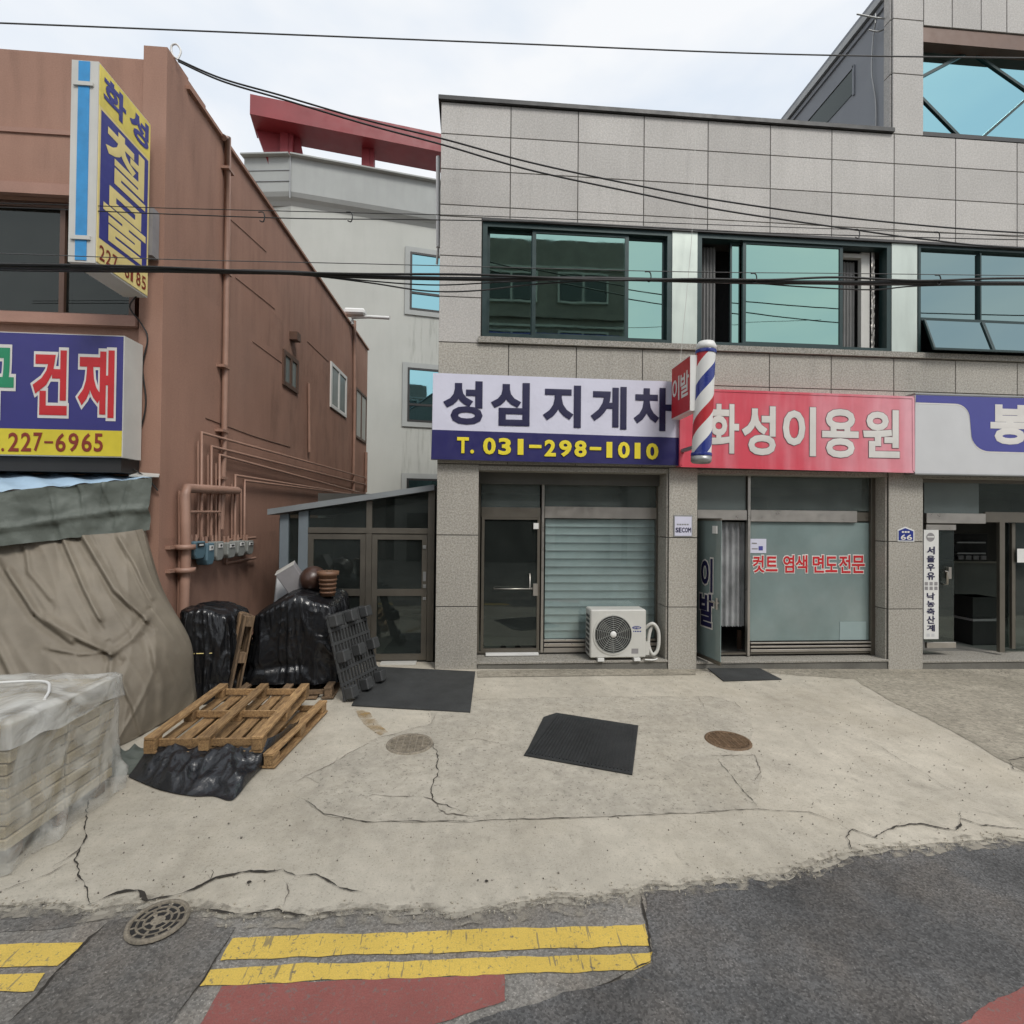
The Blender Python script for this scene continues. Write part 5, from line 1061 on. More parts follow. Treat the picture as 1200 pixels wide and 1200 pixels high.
# ================================================================== GREY BUILDING BEHIND
be = radians(11); PG = AY(342, 190, 22.0); PG.z = 0; DG = V(cos(be), sin(be), 0); NG = V(sin(be), -cos(be), 0)
def OG(px, py, off=0.): return AP(px, py, PG + NG * off, NG)
gt = thing('grey_building', 'pale grey building behind the alley with a red roof pergola and blue windows', 'building', V(PG.x + 3, PG.y + 2, 0))
zpt = OG(342, 190).z; zpb = OG(342, 238).z; BKD = -NG * 8
p0 = PG; p1 = PG + DG * 14; lf = OG(300, 181); lf = V(lf.x - .3, lf.y + .6, 0)
m = MB(); pts = [p0 - NG * .0, p1, p1 + BKD, lf + BKD, lf]; m.prism([V(p.x, p.y, 0) for p in pts], (0, 0, zpt - .6)); m.build('wall', 'greypaint', gt)
# bulging parapet with curved underside
prof = [(.0, zpb - .12), (.10, zpb + .02), (.24, zpb + .14), (.32, zpb + .30), (.34, zpt - .06), (.34, zpt), (.0, zpt), ]
m = MB(); nseg = 1
for k in range(len(prof) - 1):
    (o0, a), (o1, b) = prof[k], prof[k + 1]
    m.quad(p0 + NG * o0 + V(0, 0, a), p1 + NG * o0 + V(0, 0, a), p1 + NG * o1 + V(0, 0, b), p0 + NG * o1 + V(0, 0, b))
    l0 = lf + V(-.3, -.1, 0); m.quad(l0 + NG * o0 + V(0, 0, a), p0 + NG * o0 + V(0, 0, a), p0 + NG * o1 + V(0, 0, b), l0 + NG * o1 + V(0, 0, b))
    if o0 > .3: pass
m.build('parapet', 'greyband', gt)
m = MB(); m.bar(lf + V(-.35, -.1, zpt + .03) + NG * .3, p0 + V(0, 0, zpt + .03) + NG * .3, .5, .06); m.bar(p0 + V(0, 0, zpt + .03) + NG * .3, p1 + V(0, 0, zpt + .03) + NG * .3, .5, .06); m.build('coping', 'greyband', gt)
m = MB(); m.bar(p0 + V(0, 0, zpb) + NG * .35, p0 + V(0, 0, zpt) + NG * .35, .05, .05); m.build('corner_joint', 'alu', gt)
for dz in (.55, 1.0): m = MB(); m.bar(lf + V(-.3, -.1, zpt - dz) + NG * .345, p0 + V(0, 0, zpt - dz) + NG * .345, .03, .03); m.build('corner_groove', 'alu', gt)
# red pergola roof
Rl = OG(293, 115, .9); Rr = OG(520, 158, .9); Rlb = OG(297, 131.5, .9); zr1, zr0 = (Rl.z + Rr.z) / 2 + .1, (Rlb.z + OG(520, 181, .9).z) / 2
Rs = V(Rl.x, Rl.y, 0); Re = Rs + DG * 13
m = MB(); m.prism([Rs + V(0, 0, zr0), Re + V(0, 0, zr0), Re - NG * 1.35 + V(0, 0, zr0), Rs - NG * 1.35 + V(0, 0, zr0)], (0, 0, zr1 - zr0)); m.build('red_canopy', 'redroof', gt)
m = MB(); m.prism([V(Rs.x, Rs.y, zr0) - NG * .85 + DG * .05, V(Rs.x, Rs.y, zr0) - NG * .85 + DG * 1.75, V(Rs.x, Rs.y, zpt - .3) - NG * .85 + DG * 2.0, V(Rs.x, Rs.y, zpt - .3) - NG * .85 + DG * .55], -NG * .45); m.build('red_fin', 'redroof', gt)
for px in (334, 339.5, 429, 434.5): a = OG(px, 185, .08); m = MB(); m.box(a.x - .16, a.x + .16, a.y - .15, a.y + .15, zpt - .02, zr0 + .02); m.build('red_column', 'redroof', gt)
def gwin(px0, py0, px1, py1, split):
    a = OG(px0, py1, .02); b = OG(px1 + 20, py0, .02); w_ = (b - a).dot(DG); h = b.z - a.z
    def P2(s_, z_, o_=0.): return V(a.x, a.y, 0) + DG * s_ + V(0, 0, a.z + z_) + NG * o_
    def fr(s0, s1, z0, z1, o0, o1, nm, mt): m = MB(); m.prism([P2(s0, z0, o0), P2(s1, z0, o0), P2(s1, z0, o1), P2(s0, z0, o1)], (0, 0, z1 - z0)); return m.build(nm, mt, w0 if nm != 'window' else gt)
    w0 = None; m = MB()
    for s0, s1, z0, z1 in ((0, .09, 0, h), (w_ - .09, w_, 0, h), (.09, w_ - .09, 0, .09), (.09, w_ - .09, h - .09, h), (.09, w_ - .09, h * split - .05, h * split + .05)): m.prism([P2(s0, z0, -.05), P2(s1, z0, -.05), P2(s1, z0, .06), P2(s0, z0, .06)], (0, 0, z1 - z0))
    w0 = m.build('window', 'black', gt); fr(.05, w_ - .05, h * split, h - .05, .0, .02, 'pane', 'skyglass'); fr(.05, w_ - .05, .05, h * split, .0, .02, 'pane', 'skyglass')
    m = MB()
    for s0, s1, z0, z1 in ((-.22, 0, -.22, h + .22), (w_, w_ + .22, -.22, h + .22), (0, w_, -.22, 0), (0, w_, h, h + .22)): m.prism([P2(s0, z0, -.02), P2(s1, z0, -.02), P2(s1, z0, .05), P2(s0, z0, .05)], (0, 0, z1 - z0))
    m.build('window_surround', 'greyband', w0)
gwin(480, 303, 514, 363, .3); gwin(477, 435, 508, 494, .32)
gwin(476, 562, 510, 600, .3)
for px0, py0, px1, py1 in ((478, 372, 516, 432), (470, 503, 512, 575)):
    a, b = OG(px0, py1, .03), OG(px1, py0, .03); m = MB(); m.quad(V(a.x, a.y, a.z), V(b.x, b.y, a.z), b, V(a.x, a.y, b.z)); m.build('water_stain', 'moss', gt)

# ================================================================== LEAN-TO ANNEX
YA = 8.42
t = thing('lean_to_annex', 'metal framed lean-to annex with sloping roof between the two buildings', 'annex', V(-1.9, YA, zg(-1.9)))
zA = zg(-1.5) + .02
ra, rb = AY(321, 600, YA - .15), AY(509, 571, YA - .15)
m = MB(); m.prism([ra + V(-.1, 0, -.045), rb + V(0, 0, -.045), rb + V(0, 0, .045), ra + V(-.1, 0, .045)], (0, 5.5, 0)); m.build('roof', 'annexroof', t)
def zr(x): f = (x - ra.x) / (rb.x - ra.x); return ra.z + (rb.z - ra.z) * f - .05
def xA(px, py=680): return AY(px, py, YA).x
def post(px0, px1, mt='steeldk', nm='post', z0=zA, z1=None, d=.08, y=YA):
    a, b = xA(px0), xA(px1); za, zb3 = (zr(a) if z1 is None else z1), (zr(b) if z1 is None else z1)
    m = MB(); m.prism([V(a, y - d / 2, z0), V(b, y - d / 2, z0), V(b, y - d / 2, zb3), V(a, y - d / 2, za)], (0, d, 0)); return m.build(nm, mt, t)
post(501, 508.6); post(429, 435.5, d=.085); post(350, 361, 'greyblue', d=.09); post(328, 338, 'greyblue')
xa, xb = xA(361), xA(501); zbm0, zbm1 = AY(430, 625, YA).z, AY(430, 618.5, YA).z
blk('beam', xa, xb, YA - .045, YA + .045, zbm0, zbm1, 'steeldk', t)
def gpane(px0, px1, z0, z1=None, mt='shopglass', y=YA):
    a, b = xA(px0), xA(px1); m = MB(); m.prism([V(a, y, z0), V(b, y, z0), V(b, y, zr(b) if z1 is None else z1), V(a, y, zr(a) if z1 is None else z1)], (0, .006, 0)); return m.build('pane', mt, t)
gpane(361, 429, zbm1); gpane(435.5, 501, zbm1); gpane(338, 350, zA + .9)
m = MB(); m.box(xA(338), xA(350), YA - .02, YA + .02, zA, zA + .9); m.build('panel', 'greyblue', t)
def adoor(px0, px1, nm, midy=None):
    a, b = xA(px0), xA(px1); z1 = zbm0 - .012; m = MB(); frame_rect(m, a, b, zA + .02, z1, .085, YA - .03, YA + .03, .1)
    if midy: zz = AY((px0 + px1) / 2, midy, YA).z; m.box(a + .085, b - .085, YA - .029, YA + .029, zz - .055, zz + .055)
    d = m.build(nm, 'steeldk', t); m = MB(); m.box(a + .08, b - .08, YA - .003, YA + .003, zA + .1, z1 - .08); m.build('pane', 'shopglass', d); return d
dr = adoor(435.8, 500.5, 'door', 694); adoor(361, 428.5, 'fixed_panel', 694)
for py0, py1 in ((639, 643), (670, 681), (685, 689), (700, 703)): rail(495.5, py0, 499.5, py1, YA - .03, 'alu', dr, 'lock', .03, -.02)
m = MB(); m.box(xA(300), xA(509), YA + 3.2, YA + 3.25, 0, 3.0); m.box(xA(325), xA(326), YA + .05, YA + 3.2, 0, zr(xA(326)) - .05); m.build('back_wall', 'room', t)
m = MB(); m.box(xA(330), xA(509), YA + .0, YA + 3.2, zA - .1, zA + .01); m.build('floor', 'room', t)
m = MB(); m.box(xA(449), xA(490), YA - .2, YA - .05, zA - .01, zA + .015); m.build('threshold', 'offwhite', t)
t = thing('storage_box', 'pale boxes standing behind the annex door glass', 'box', V(-1.0, YA + 1.4, zA))
m = MB(); m.box(-1.35, -.75, YA + 1.4, YA + 1.8, zA + .01, zA + .45); m.build('body', 'graybox', t); m = MB(); m.box(-1.37, -.73, YA + 1.38, YA + 1.82, zA + .45, zA + .5); m.build('lid', 'room', t)

# ================================================================== PALLETS
def pallet(label, loc, rot, w=1.0, l=1.45, mat='wood', nbot=7, ntop=3, blocks=True, seed=1, sh=.10):
    """deck boards below, three long stringers on top (the pallet lies upside down)"""
    r = random.Random(seed); t = thing('wooden_pallet', label, 'pallet', (0, 0, 0)); WO[t.name] = V(0, 0, 0)
    for i in range(nbot):
        x = -w / 2 + .06 + (w - .12) * i / (nbot - 1); lblk('deck_board', x, 0, .011, (w / nbot) * r.uniform(.72, .84), l * r.uniform(.985, 1), .022, mat, t, (r.uniform(-.006, .006), 0, r.uniform(-.008, .008)))
    for i in range(3):
        x = -w / 2 + .05 + (w - .1) * i / 2
        lblk('stringer', x, 0, .022 + .0175 + sh - .0, .095, l, .03, mat, t, (0, r.uniform(-.02, .02), r.uniform(-.012, .012)))
        for k in range(3):
            y = -l / 2 + .07 + (l - .14) * k / 2; lblk('block', x, y, .0225 + sh / 2, .092, .13, sh - .001, mat, t)
    for k in range(3):
        y = -l / 2 + .07 + (l - .14) * k / 2; lblk('cross_board', 0, y, .0225 + sh * .55, w - .2, .02, sh * .7, mat, t)
    t.location = loc; t.rotation_euler = rot; return t
pallet('light wooden pallet lying upside down on top of black plastic sheeting', (-2.43, 5.60, zg(-2.4) + .18), (radians(.5), radians(1.2), radians(1)), 1.03, 1.47, 'wood', 7, seed=3)
pallet('wooden pallet on the ground partly under another pallet, right edge showing', (-2.27, 5.60, zg(-2.2) + .02), (0, 0, radians(-4)), 1.05, 1.38, 'wood', 6, seed=5, sh=.085)
pallet('weathered wooden pallet standing on end between the black covered piles', (-2.98, 6.95, zg(-3.0) + .52), (radians(80), 0, radians(-52)), .5, 1.05, 'woodold', 5, seed=7, sh=.08)
pallet('wooden pallet under the large black covered pile', (-2.36, 7.25, zg(-2.4) + .02), (0, 0, radians(3)), 1.15, 1.2, 'woodold', 6, seed=9, sh=.09)
# grey plastic pallet leaning on the pile, feet towards the annex
t = thing('plastic_pallet', 'dark grey plastic pallet leaning upright against the black covered pile', 'pallet'); WO[t.name] = V(0, 0, 0)
w_, l_ = .9, 1.1
for i in range(13): lblk('slat', -w_ / 2 + .03 + (w_ - .06) * i / 12, 0, 0, .028, l_, .03, 'gplast', t, None, .003)
for i in range(7): lblk('cross_slat', 0, -l_ / 2 + .03 + (l_ - .06) * i / 6, .004, w_, .035, .026, 'gplast', t, None, .003)
for i in range(3):
    for j in range(3): lblk('foot', -w_ / 2 + .09 + (w_ - .18) * i / 2, -l_ / 2 + .09 + (l_ - .18) * j / 2, .075, .15, .15, .12, 'gplast', t, None, .012)
bx_ = V(-1.40, 7.0, zg(-1.4))
lean = Matrix.Rotation(radians(0), 4, 'Z')
ydir = V(-.26, .10, 1.0).normalized(); xdir = V(.33, .95, 0); xdir = (xdir - ydir * xdir.dot(ydir)).normalized(); zdir = xdir.cross(ydir)
if zdir.x < 0: zdir = -zdir; xdir = -xdir
mt_ = Matrix((xdir, ydir, zdir)).transposed().to_4x4(); mt_.translation = V(-1.43, 7.0, zg(-1.4) + .02) + ydir * (l_ / 2); t.matrix_world = mt_

# ================================================================== BLACK COVERED PILES
def drape(label, c, hx, hy, z0, z1, seed, flare, topf, mat='bag', p_=5.0, nu=200, nv=90):
    rd = lambda x_, y_, z_: max(0, 1 - abs(noise.noise(V(x_, y_, z_ + seed))) * 4.2) ** 1.5
    def fn(u, v):
        th = 2 * pi * u; cx_, sy_ = cos(th), sin(th); R0 = (abs(cx_ / hx) ** p_ + abs(sy_ / hy) ** p_) ** (-1 / p_)
        pu, pv = cx_ * 2.0, sy_ * 2.0
        if v < .3:
            k = v / .3; rad = R0 * k; z = z1 + topf(cx_ * rad / hx, sy_ * rad / hy) - .035 * k ** 5
            x, y = c[0] + cx_ * rad, c[1] + sy_ * rad; z += .025 * noise.noise(V(x * 2.5, y * 2.5, seed)) + .03 * rd(x * 2.1 + y, y * 1.3, 2) * k + .018 * rd(x * 4 - y * 2, y * 5, 4)
        else:
            k = (v - .3) / .7; ze = z1 + topf(cx_ * R0 / hx, sy_ * R0 / hy) - .035; z = ze - (ze - z0) * k
            rad = R0 * (1 + flare * k) + .02 * (1 - math.exp(-k * 12)); zz = z * 1.6
            rad += .07 * noise.noise(V(pu * .9, pv * .9, zz * .8 + seed)) * min(1, k * 4)
            rad += (.012 + .045 * k) * rd(pu * 1.5, pv * 1.5, zz * .35) + .03 * rd(pu * 2.6 + zz * .7, pv * 2.6, zz * .6 + 9) + .016 * rd(pu * 3.2, pv * 3.2 + zz * 1.5, zz * 1.9 + 5)
            rad -= .05 * math.exp(-((k - .78) / .06) ** 2) * (.5 + noise.noise(V(pu, pv, 20 + seed)))
        return V(c[0] + cx_ * rad, c[1] + sy_ * rad, max(z, z0))
    m = MB(); m.grid(fn, nu, nv); return tag(m.build('black_covered_pile', mat, None, (c[0], c[1], z0)), label, 'covered pile')
zB0 = zg(-2.4) + .15
drape('large pile wrapped in shiny black plastic sheet beside the annex', (-2.36, 7.42), .54, .46, zB0, 1.40, 3, .12, lambda x, y: -.20 * max(0, -x) - .05 * max(0, x) + .07 * (1 - abs(x)) + .05 * y)
drape('narrow pile under black plastic next to the grey tarpaulin', (-3.36, 7.05), .29, .38, zg(-3.3) + .018, 1.27, 11, .14, lambda x, y: -.05 * x + .05 * (1 - abs(x)), 'bag', 3.2)
m = MB(); z_ = .78; m.tube([V(-3.36 + .37 * cos(a), 7.05 + .46 * sin(a), z_ + .01 * sin(3 * a)) for a in [2 * pi * k / 40 for k in range(41)]], .006, 6, False); tag(m.build('tie_rope', 'cream', None, (-3.36, 7.05, .78)), 'thin pale rope tied around the narrow black pile', 'rope')
# black sheet spreading out from under the pallet
bx = [(-3.12, 5.35), (-3.02, 4.62), (-2.72, 4.42), (-2.45, 4.36), (-2.2, 4.32), (-2.08, 4.36), (-1.95, 4.62), (-1.78, 5.0), (-1.80, 5.6)]
bo = [GR(150, 913), GR(170, 922), GR(192, 930), GR(225, 936), GR(250, 936), GR(268, 941), GR(278, 936), GR(300, 910), GR(335, 880)]
tp = [V(-3.02, 5.5, 0), V(-2.97, 5.1, 0), V(-2.8, 4.95, 0), V(-2.6, 4.92, 0), V(-2.4, 4.9, 0), V(-2.2, 4.9, 0), V(-2.02, 4.93, 0), V(-1.86, 5.1, 0), V(-1.80, 5.6, 0)]
def bsh(u, v):
    a = spl(tp, u); b = spl(bo, u); p = a * (1 - v) + V(b.x, b.y, 0) * v; z = zg(p.x) + .022 + .16 * (1 - v) ** 1.4
    q_ = V(p.x * 4, p.y * 2.4, 5); w_ = (1 - 2.2 * abs(noise.noise(q_))) * .05 + (1 - 2 * abs(noise.noise(q_ * 2.3))) * .028 + noise.noise(q_ * 5) * .012
    p.z = max(zg(p.x) + .018, z + w_ * min(1, (1.02 - v) * 3)); return p
m = MB(); m.grid(bsh, 120, 44); tag(m.build('plastic_sheet', 'bag2', None, (-2.4, 4.9, zg(-2.4))), 'crumpled black plastic sheet spilling out from beneath the pallets', 'plastic sheet')
# grey rag at the tarpaulin's foot
m = MB()
def rag(u, v):
    p = V(-3.5 + .55 * u, 5.15 - .45 * v + .15 * u, 0); w_ = .10 * (1 - v) * (1 - u * .6) + .05 * (1 - 2 * abs(noise.noise(V(u * 4, v * 4, 9)))) * (1 - v * .7); p.z = max(zg(p.x) + .018, zg(p.x) + w_); return p
m.grid(rag, 40, 30); tag(m.build('folded_sheet', 'valance', None, (-3.3, 5, zg(-3.3))), 'folded grey sheet on the ground between tarpaulin and wrapped pavers', 'sheet')

# ------------------------------------------------------------------ things on the large pile
p = AY(384, 698, 7.3); t = thing('flower_pot', 'ribbed brown tapered pot standing on the large black pile', 'pot', p)
h_ = .34; m = MB(); m.lathe([(0, .0), (.095, 0), (.12, h_ * .82), (.145, h_ * .84), (.148, h_), (.125, h_), (.11, h_ * .8), (0, h_ * .78)], p, 24); m.build('body', 'terra', t)
m = MB(); r = random.Random(4)
for k in range(22): a = r.uniform(0, 6.28); q_ = p + V(cos(a) * .11 * r.random(), sin(a) * .11 * r.random(), h_ * .8); m.tube([q_, q_ + V(r.uniform(-.05, .05), r.uniform(-.05, .05), r.uniform(.04, .1))], [.008, .002], 4)
m.build('dry_stems', 'woodold', t)
for k in range(4): m = MB(); zz = h_ * (.12 + .17 * k); rr = .097 + .024 * (zz / h_) / .82; m.lathe([(rr + .004, zz), (rr + .009, zz + .012), (rr + .004, zz + .024)], p, 24); m.build('rib', 'terra', t)
p = AY(366, 690, 7.55); t = thing('clay_jar', 'round dark brown jar lying behind the pot', 'jar', p + V(0, 0, -.02))
m = MB(); m.lathe([(0, -.22), (.11, -.2), (.17, -.1), (.185, 0), (.16, .12), (.10, .19), (.09, .22), (.11, .24)], p + V(0, .05, .14), 24, 'y'); m.build('body', 'jar', t)
m = MB(); m.lathe([(.11, .24), (.12, .25), (.10, .27)], p + V(0, .05, .14), 24, 'y'); m.build('rim', 'jar', t)
p = AY(350, 690, 7.7); t = thing('carton', 'grey tilted carton propped behind the clay jar', 'carton', p); WO[t.name] = V(0, 0, 0)
lblk('side', 0, 0, .22, .28, .24, .44, 'graybox', t, None, .008); lblk('flap', 0, 0, .446, .285, .245, .014, 'offwhite', t, None, .002); t.rotation_euler = (radians(8), radians(-32), radians(10)); t.location = p + V(.06, 0, -.06)
p = AY(334, 694, 7.9); t = thing('white_board', 'flat white panel leaning behind the large black pile', 'panel', p); WO[t.name] = V(0, 0, 0)
lblk('sheet', 0, 0, .0, .30, .03, 1.15, 'signgrey', t, None, .003); lblk('edge_strip', -.155, 0, .0, .012, .036, 1.15, 'alu', t, None, .002); t.location = (p.x - .02, 7.95, 1.05); t.rotation_euler = (radians(-7), radians(3), radians(8))

# ================================================================== WRAPPED PAVERS
kx, ky0, ky1 = -3.01, 3.60, 4.60; kz0, kz1 = zg(-3) + .12, 1.10; kl = -4.15
t = thing('paver_stack', 'stack of pale paving bricks wrapped in clear plastic film on a pallet', 'paver stack', (kx - .5, (ky0 + ky1) / 2, zg(-3.4)))
m = MB(); m.box(kl + .1, kx - .1, ky0 + .1, ky1 - .1, kz0, kz1 - .02); m.build('core', 'brickcore', t)
nc = 10; ch_ = (kz1 - kz0) / nc; r = random.Random(12)
for c in range(nc):
    z0 = kz0 + c * ch_; off = .5 if c % 2 else 0
    n = 2; bl = (ky1 - ky0) / n
    for i in range(n):
        y0 = ky0 + i * bl; j = r.uniform(-.012, .010); blk('brick', kx - .11 + j, kx + j, y0 + .004, y0 + bl - .005, z0 + .003, z0 + ch_ - .004, 'brick', t, .008)
    n = 2; bw = (kx - .12 - kl) / n
    for i in range(n):
        x0 = kl + i * bw; j = r.uniform(-.010, .010); blk('brick', x0 + .004, x0 + bw - .005, ky0 + j, ky0 + .11 + j, z0 + .003, z0 + ch_ - .004, 'brick', t, .008)
for i in range(5):
    for k in range(4): x0 = kl + .02 + i * .21; y0 = ky0 + .115 + k * .235; blk('brick', x0, x0 + .2, y0, y0 + .225, kz1 - .08, kz1 - .004, 'brick', t, .008)
for i in range(3): y0 = ky0 + .06 + i * (ky1 - ky0 - .22) / 2; blk('pallet_bearer', kl + .02, kx - .02, y0, y0 + .1, zg(-3.3) + .015, kz0 - .004, 'woodold', t, .004)
# film: skirt round the stack, then a milky cap folded over the top
cen = V((kl + kx) / 2, (ky0 + ky1) / 2, 0)
per = [(kl - .02, ky1 + .02), (kl - .02, ky0 - .02), (kx + .02, ky0 - .02), (kx + .02, ky1 + .02), (kl - .02, ky1 + .02)]
def perim(u, grow):
    Ls = [(Vector((*per[i + 1], 0)) - Vector((*per[i], 0))).length for i in range(4)]; T = sum(Ls); d = u * T
    for i in range(4):
        if d <= Ls[i] or i == 3:
            p = Vector((*per[i], 0)).lerp(Vector((*per[i + 1], 0)), min(d / Ls[i], 1)); break
        d -= Ls[i]
    o = p - cen; return cen + o + o.normalized() * grow
def skirt(u, v):
    z = kz1 + .005 - (kz1 - zg(-3.1) - .02) * v
    g = .010 + .14 * max(0, v - .5) ** 1.6 + .045 * max(0, 1 - 3 * abs(noise.noise(V(u * 14 + v * 2, v * 1.2, 1)))) * (.2 + v) + .012 * abs(noise.noise(V(u * 50, v * 4, 2)))
    p = perim(u, g); return V(p.x, p.y, z + .015 * noise.noise(V(u * 40, v * 6, 4)))
m = MB(); m.grid(skirt, 200, 40); m.build('wrap_film', 'film', t)
def capf(u, v):
    if v < .5:
        k = v / .5; p = perim(u, .02); p = cen + (p - cen) * k; z = kz1 + .03 + .022 * noise.noise(V(p.x * 3, p.y * 3, 3)) + .028 * max(0, 1 - 4 * abs(noise.noise(V(p.x * 2.2 + p.y, p.y * 2.2, 7))))
    else:
        k = (v - .5) / .5; p = perim(u, .02 + .03 * k + .03 * abs(noise.noise(V(u * 16, k * 1.2, 6)))); z = kz1 + .03 - k * (.16 + .12 * noise.noise(V(u * 7, 0, 1)) + .03 * noise.noise(V(u * 22, 0, 1)))
    return V(p.x, p.y, z)
m = MB(); m.grid(capf, 200, 40); m.build('cap_film', 'filmcap', t)
m = MB(); m.tube(cat([V(kl, 4.2, kz1 + .07), V(-3.7, 4.25, kz1 + .085), V(-3.35, 4.3, kz1 + .08), V(kx - .15, 4.12, kz1 + .075), V(kx - .05, 3.95, kz1 + .06)], 6), .010, 6); m.build('strap', 'white', t)

# ================================================================== OVERHEAD CABLES
def cable(label, pts, r, mt='cable', n=10, hooks=()):
    P_ = cat([AY(*p) for p in pts], n); m = MB(); m.tube(P_, r * .82, 6); o = m.build('overhead_cable', mt); return tag(o, label, 'cable', 'overhead cables')
cable('single cable crossing the top of the sky', [(-200, 20, 4.6), (0, 27, 4.6), (300, 39, 4.6), (600, 51, 4.6), (900, 63, 4.6), (1200, 68, 4.6), (1500, 70, 4.6)], .0075, 'cablegrey')
cable('upper cable of the pair sloping from the brown roof corner', [(209, 70, 6.7), (260, 92, 6.7), (330, 112, 6.7), (430, 141, 6.7), (520, 163, 6.7), (620, 190, 6.7), (740, 216, 6.7), (850, 236, 6.7), (1000, 256, 6.7), (1200, 273, 6.7), (1500, 285, 6.7)], .013)
cable('lower cable of the pair sloping from the brown roof corner', [(209, 72, 6.65), (260, 95, 6.65), (330, 116, 6.65), (430, 146, 6.65), (520, 170, 6.65), (620, 199, 6.65), (740, 225, 6.65), (850, 247, 6.65), (1000, 269, 6.65), (1080, 280, 6.65), (1200, 291, 6.65), (1500, 302, 6.65)], .013)
cable('thin upper wire above the windows', [(-200, 236, 5.6), (0, 238, 5.6), (200, 244, 5.6), (400, 249, 5.6), (560, 253, 5.6), (800, 262, 5.6), (1000, 269, 5.6), (1200, 276, 5.6), (1500, 280, 5.6)], .005)
cable('thin second wire just below the thin upper wire', [(-200, 240, 5.6), (0, 243, 5.6), (200, 251, 5.6), (350, 256, 5.6), (500, 257.5, 5.6), (650, 261, 5.6), (850, 271, 5.6), (1000, 276, 5.6), (1200, 281, 5.6), (1500, 285, 5.6)], .0065)
cable('thin messenger wire just above the thick cable bundle', [(-200, 293, 5.2), (0, 297, 5.2), (200, 304, 5.2), (400, 308.5, 5.2), (560, 312.5, 5.2), (800, 318.5, 5.2), (1000, 320.5, 5.2), (1200, 323, 5.2), (1500, 326, 5.2)], .005, 'cablegrey')
cable('thickest black cable of the bundle crossing the windows', [(-200, 310, 5.2), (0, 312, 5.2), (200, 317, 5.2), (330, 319, 5.2), (420, 324, 5.2), (560, 327, 5.2), (700, 326.5, 5.2), (850, 330, 5.2), (1000, 331, 5.2), (1200, 332, 5.2), (1500, 334, 5.2)], .024)
cable('upper black cable twisting along the bundle', [(-200, 307, 5.17), (0, 309.5, 5.17), (150, 312, 5.17), (300, 318, 5.17), (420, 321, 5.17), (560, 322, 5.17), (700, 328, 5.17), (820, 327, 5.17), (900, 328, 5.17), (980, 325, 5.17), (1080, 329, 5.17), (1200, 326, 5.17), (1500, 328, 5.17)], .014)
cable('lower slack cable drooping below the bundle at left', [(-200, 313, 5.22), (0, 315, 5.22), (250, 320, 5.22), (350, 322, 5.22), (430, 331, 5.22), (500, 341, 5.22), (560, 340.5, 5.22), (640, 332, 5.22), (760, 327, 5.22), (870, 331, 5.22), (940, 336, 5.22), (1020, 339.5, 5.22), (1080, 335, 5.22), (1200, 334, 5.22), (1500, 336, 5.22)], .009)
cable('second slack cable in the bundle', [(-200, 311, 5.24), (0, 317, 5.24), (200, 319, 5.24), (330, 318, 5.24), (420, 328, 5.24), (510, 334, 5.24), (600, 330, 5.24), (720, 327, 5.24), (860, 332, 5.24), (960, 333, 5.24), (1060, 334, 5.24), (1200, 331, 5.24), (1500, 333, 5.24)], .008)
# lashing hooks hang from the wires
hk = [(305, 252, 5.58, 'hook on the thin wire in front of the brown wall'), (408, 252, 5.58, 'hook on the thin wire in front of the grey building'), (758, 322, 5.18, 'hook on the cable bundle before the left window'), (882, 324, 5.18, 'hook on the cable bundle before the middle window'), (1003, 272, 5.58, 'hook on the thin wire above the middle window'), (1097, 275, 5.58, 'hook on the thin wire above the right window'), (1098, 326, 5.18, 'hook on the cable bundle before the right window')]
for px, py, Y, lb in hk:
    c = AY(px, py, Y); m = MB(); m.tube(cat([c + V(-.02, 0, .03), c + V(.03, 0, .03), c + V(.045, 0, -.02), c + V(.03, 0, -.07), c + V(-.005, 0, -.06)], 5), .006, 6); tag(m.build('cable_hook', 'cable', None, c), 'bent black ' + lb, 'cable hook', 'cable hooks')
m = MB(); m.tube(cat([AY(815, 150, 7.9), AY(812, 255, 7.85), AY(806, 330, 7.85), AY(797, 425, 7.8)], 6), .004, 5); tag(m.build('thin_cord', 'offwhite', None, AY(797, 425, 7.8)), 'thin pale cord hanging down the granite wall to the small red sign', 'cord')

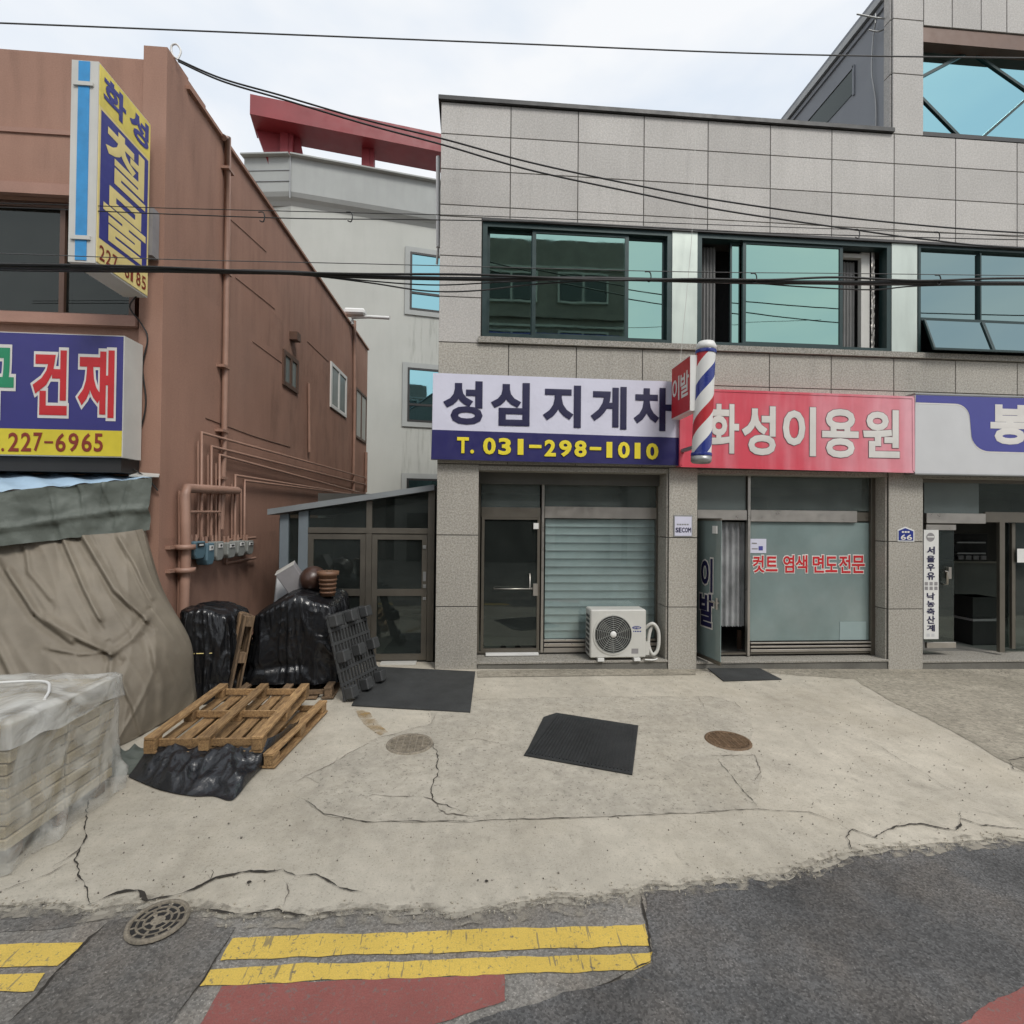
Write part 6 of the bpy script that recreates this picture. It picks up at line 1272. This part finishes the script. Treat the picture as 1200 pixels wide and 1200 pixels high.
# ================================================================== ACROSS THE STREET (seen only in the window glass)
op = thing('opposite_building', 'dark four storey building across the street, mirrored in the left window', 'building', (2, -11, zg(2)))
m = MB(); m.box(-4, 8.0, -19, -10.5, 0, 17.2); m.build('wall', 'redbrick', op)
for fl in range(4):
    z = 4.6 + fl * 3.1
    m = MB(); m.box(-4.1, 8.05, -10.5, -10.3, z - .9, z - .6); m.build('string_course', 'redbrick', op)
    for k in range(3):
        x = -3.2 + k * 3.8; m = MB(); m.box(x, x + 2.6, -10.52, -10.42, z, z + 1.5); w_ = m.build('window', 'black', op)
        for j in range(2): m = MB(); m.box(x + .1 + j * 1.25, x + 1.25 + j * 1.25, -10.42, -10.40, z + .1, z + 1.4); m.build('pane', 'darkglass', w_)
m = MB(); m.box(-4.05, 8.02, -10.46, -10.2, 0, 3.4); m.build('ground_floor', 'opwall2', op)
for k in range(3): m = MB(); x = -3.4 + k * 3.9; m.box(x, x + 3.0, -10.2, -10.15, .15, 2.7); m.build('shop_glazing', 'darkglass', op)
for fl in range(4):
    for k in range(3):
        x = -3.2 + k * 3.8; z = 4.6 + fl * 3.1
        m = MB(); frame_rect(m, x - .06, x + 2.66, z - .06, z + 1.56, .1, -10.5, -10.36); m.box(x + 1.25, x + 1.35, -10.5, -10.37, z, z + 1.5); m.build('window_frame', 'opwall2', op)
    m = MB(); m.box(-4.08, 8.03, -10.5, -10.38, 4.6 + fl * 3.1 + 1.75, 4.6 + fl * 3.1 + 1.86); m.build('string_course', 'opwall2', op)
m = MB(); m.box(-1.0, 7.6, -10.3, -10.1, 11.0, 12.1); m.build('sign_band', 'fadeblue', op)
for k in range(6): m = MB(); m.box(-.5 + k * 1.35, .35 + k * 1.35, -10.1, -10.07, 11.2, 11.9); m.build('sign_block', 'opwall2', op)
o3 = thing('low_brown_opposite_building', 'low brown building across the street on the left, mirrored in the annex glass', 'building', (-12, -11, zg(-12)))
m = MB(); m.box(-30, -4.6, -18, -10.8, 0, 6.4); m.build('wall', 'redbrick', o3)
for k in range(5): m = MB(); x = -29 + k * 5; m.box(x, x + 3.6, -10.8, -10.74, 0, 2.9); m.build('shutter', 'alu', o3)
o2 = thing('low_opposite_building', 'low pale building across the street on the right, mirrored in shop glass', 'building', (16, -11, zg(16)))
m = MB(); m.box(8.6, 40, -18, -11, -.5, 6.2); m.build('wall', 'opwall2', o2)
for k in range(6): m = MB(); x = 9 + k * 5; m.box(x, x + 4, -11, -10.94, 0, 2.9); m.build('shutter', 'alu', o2)
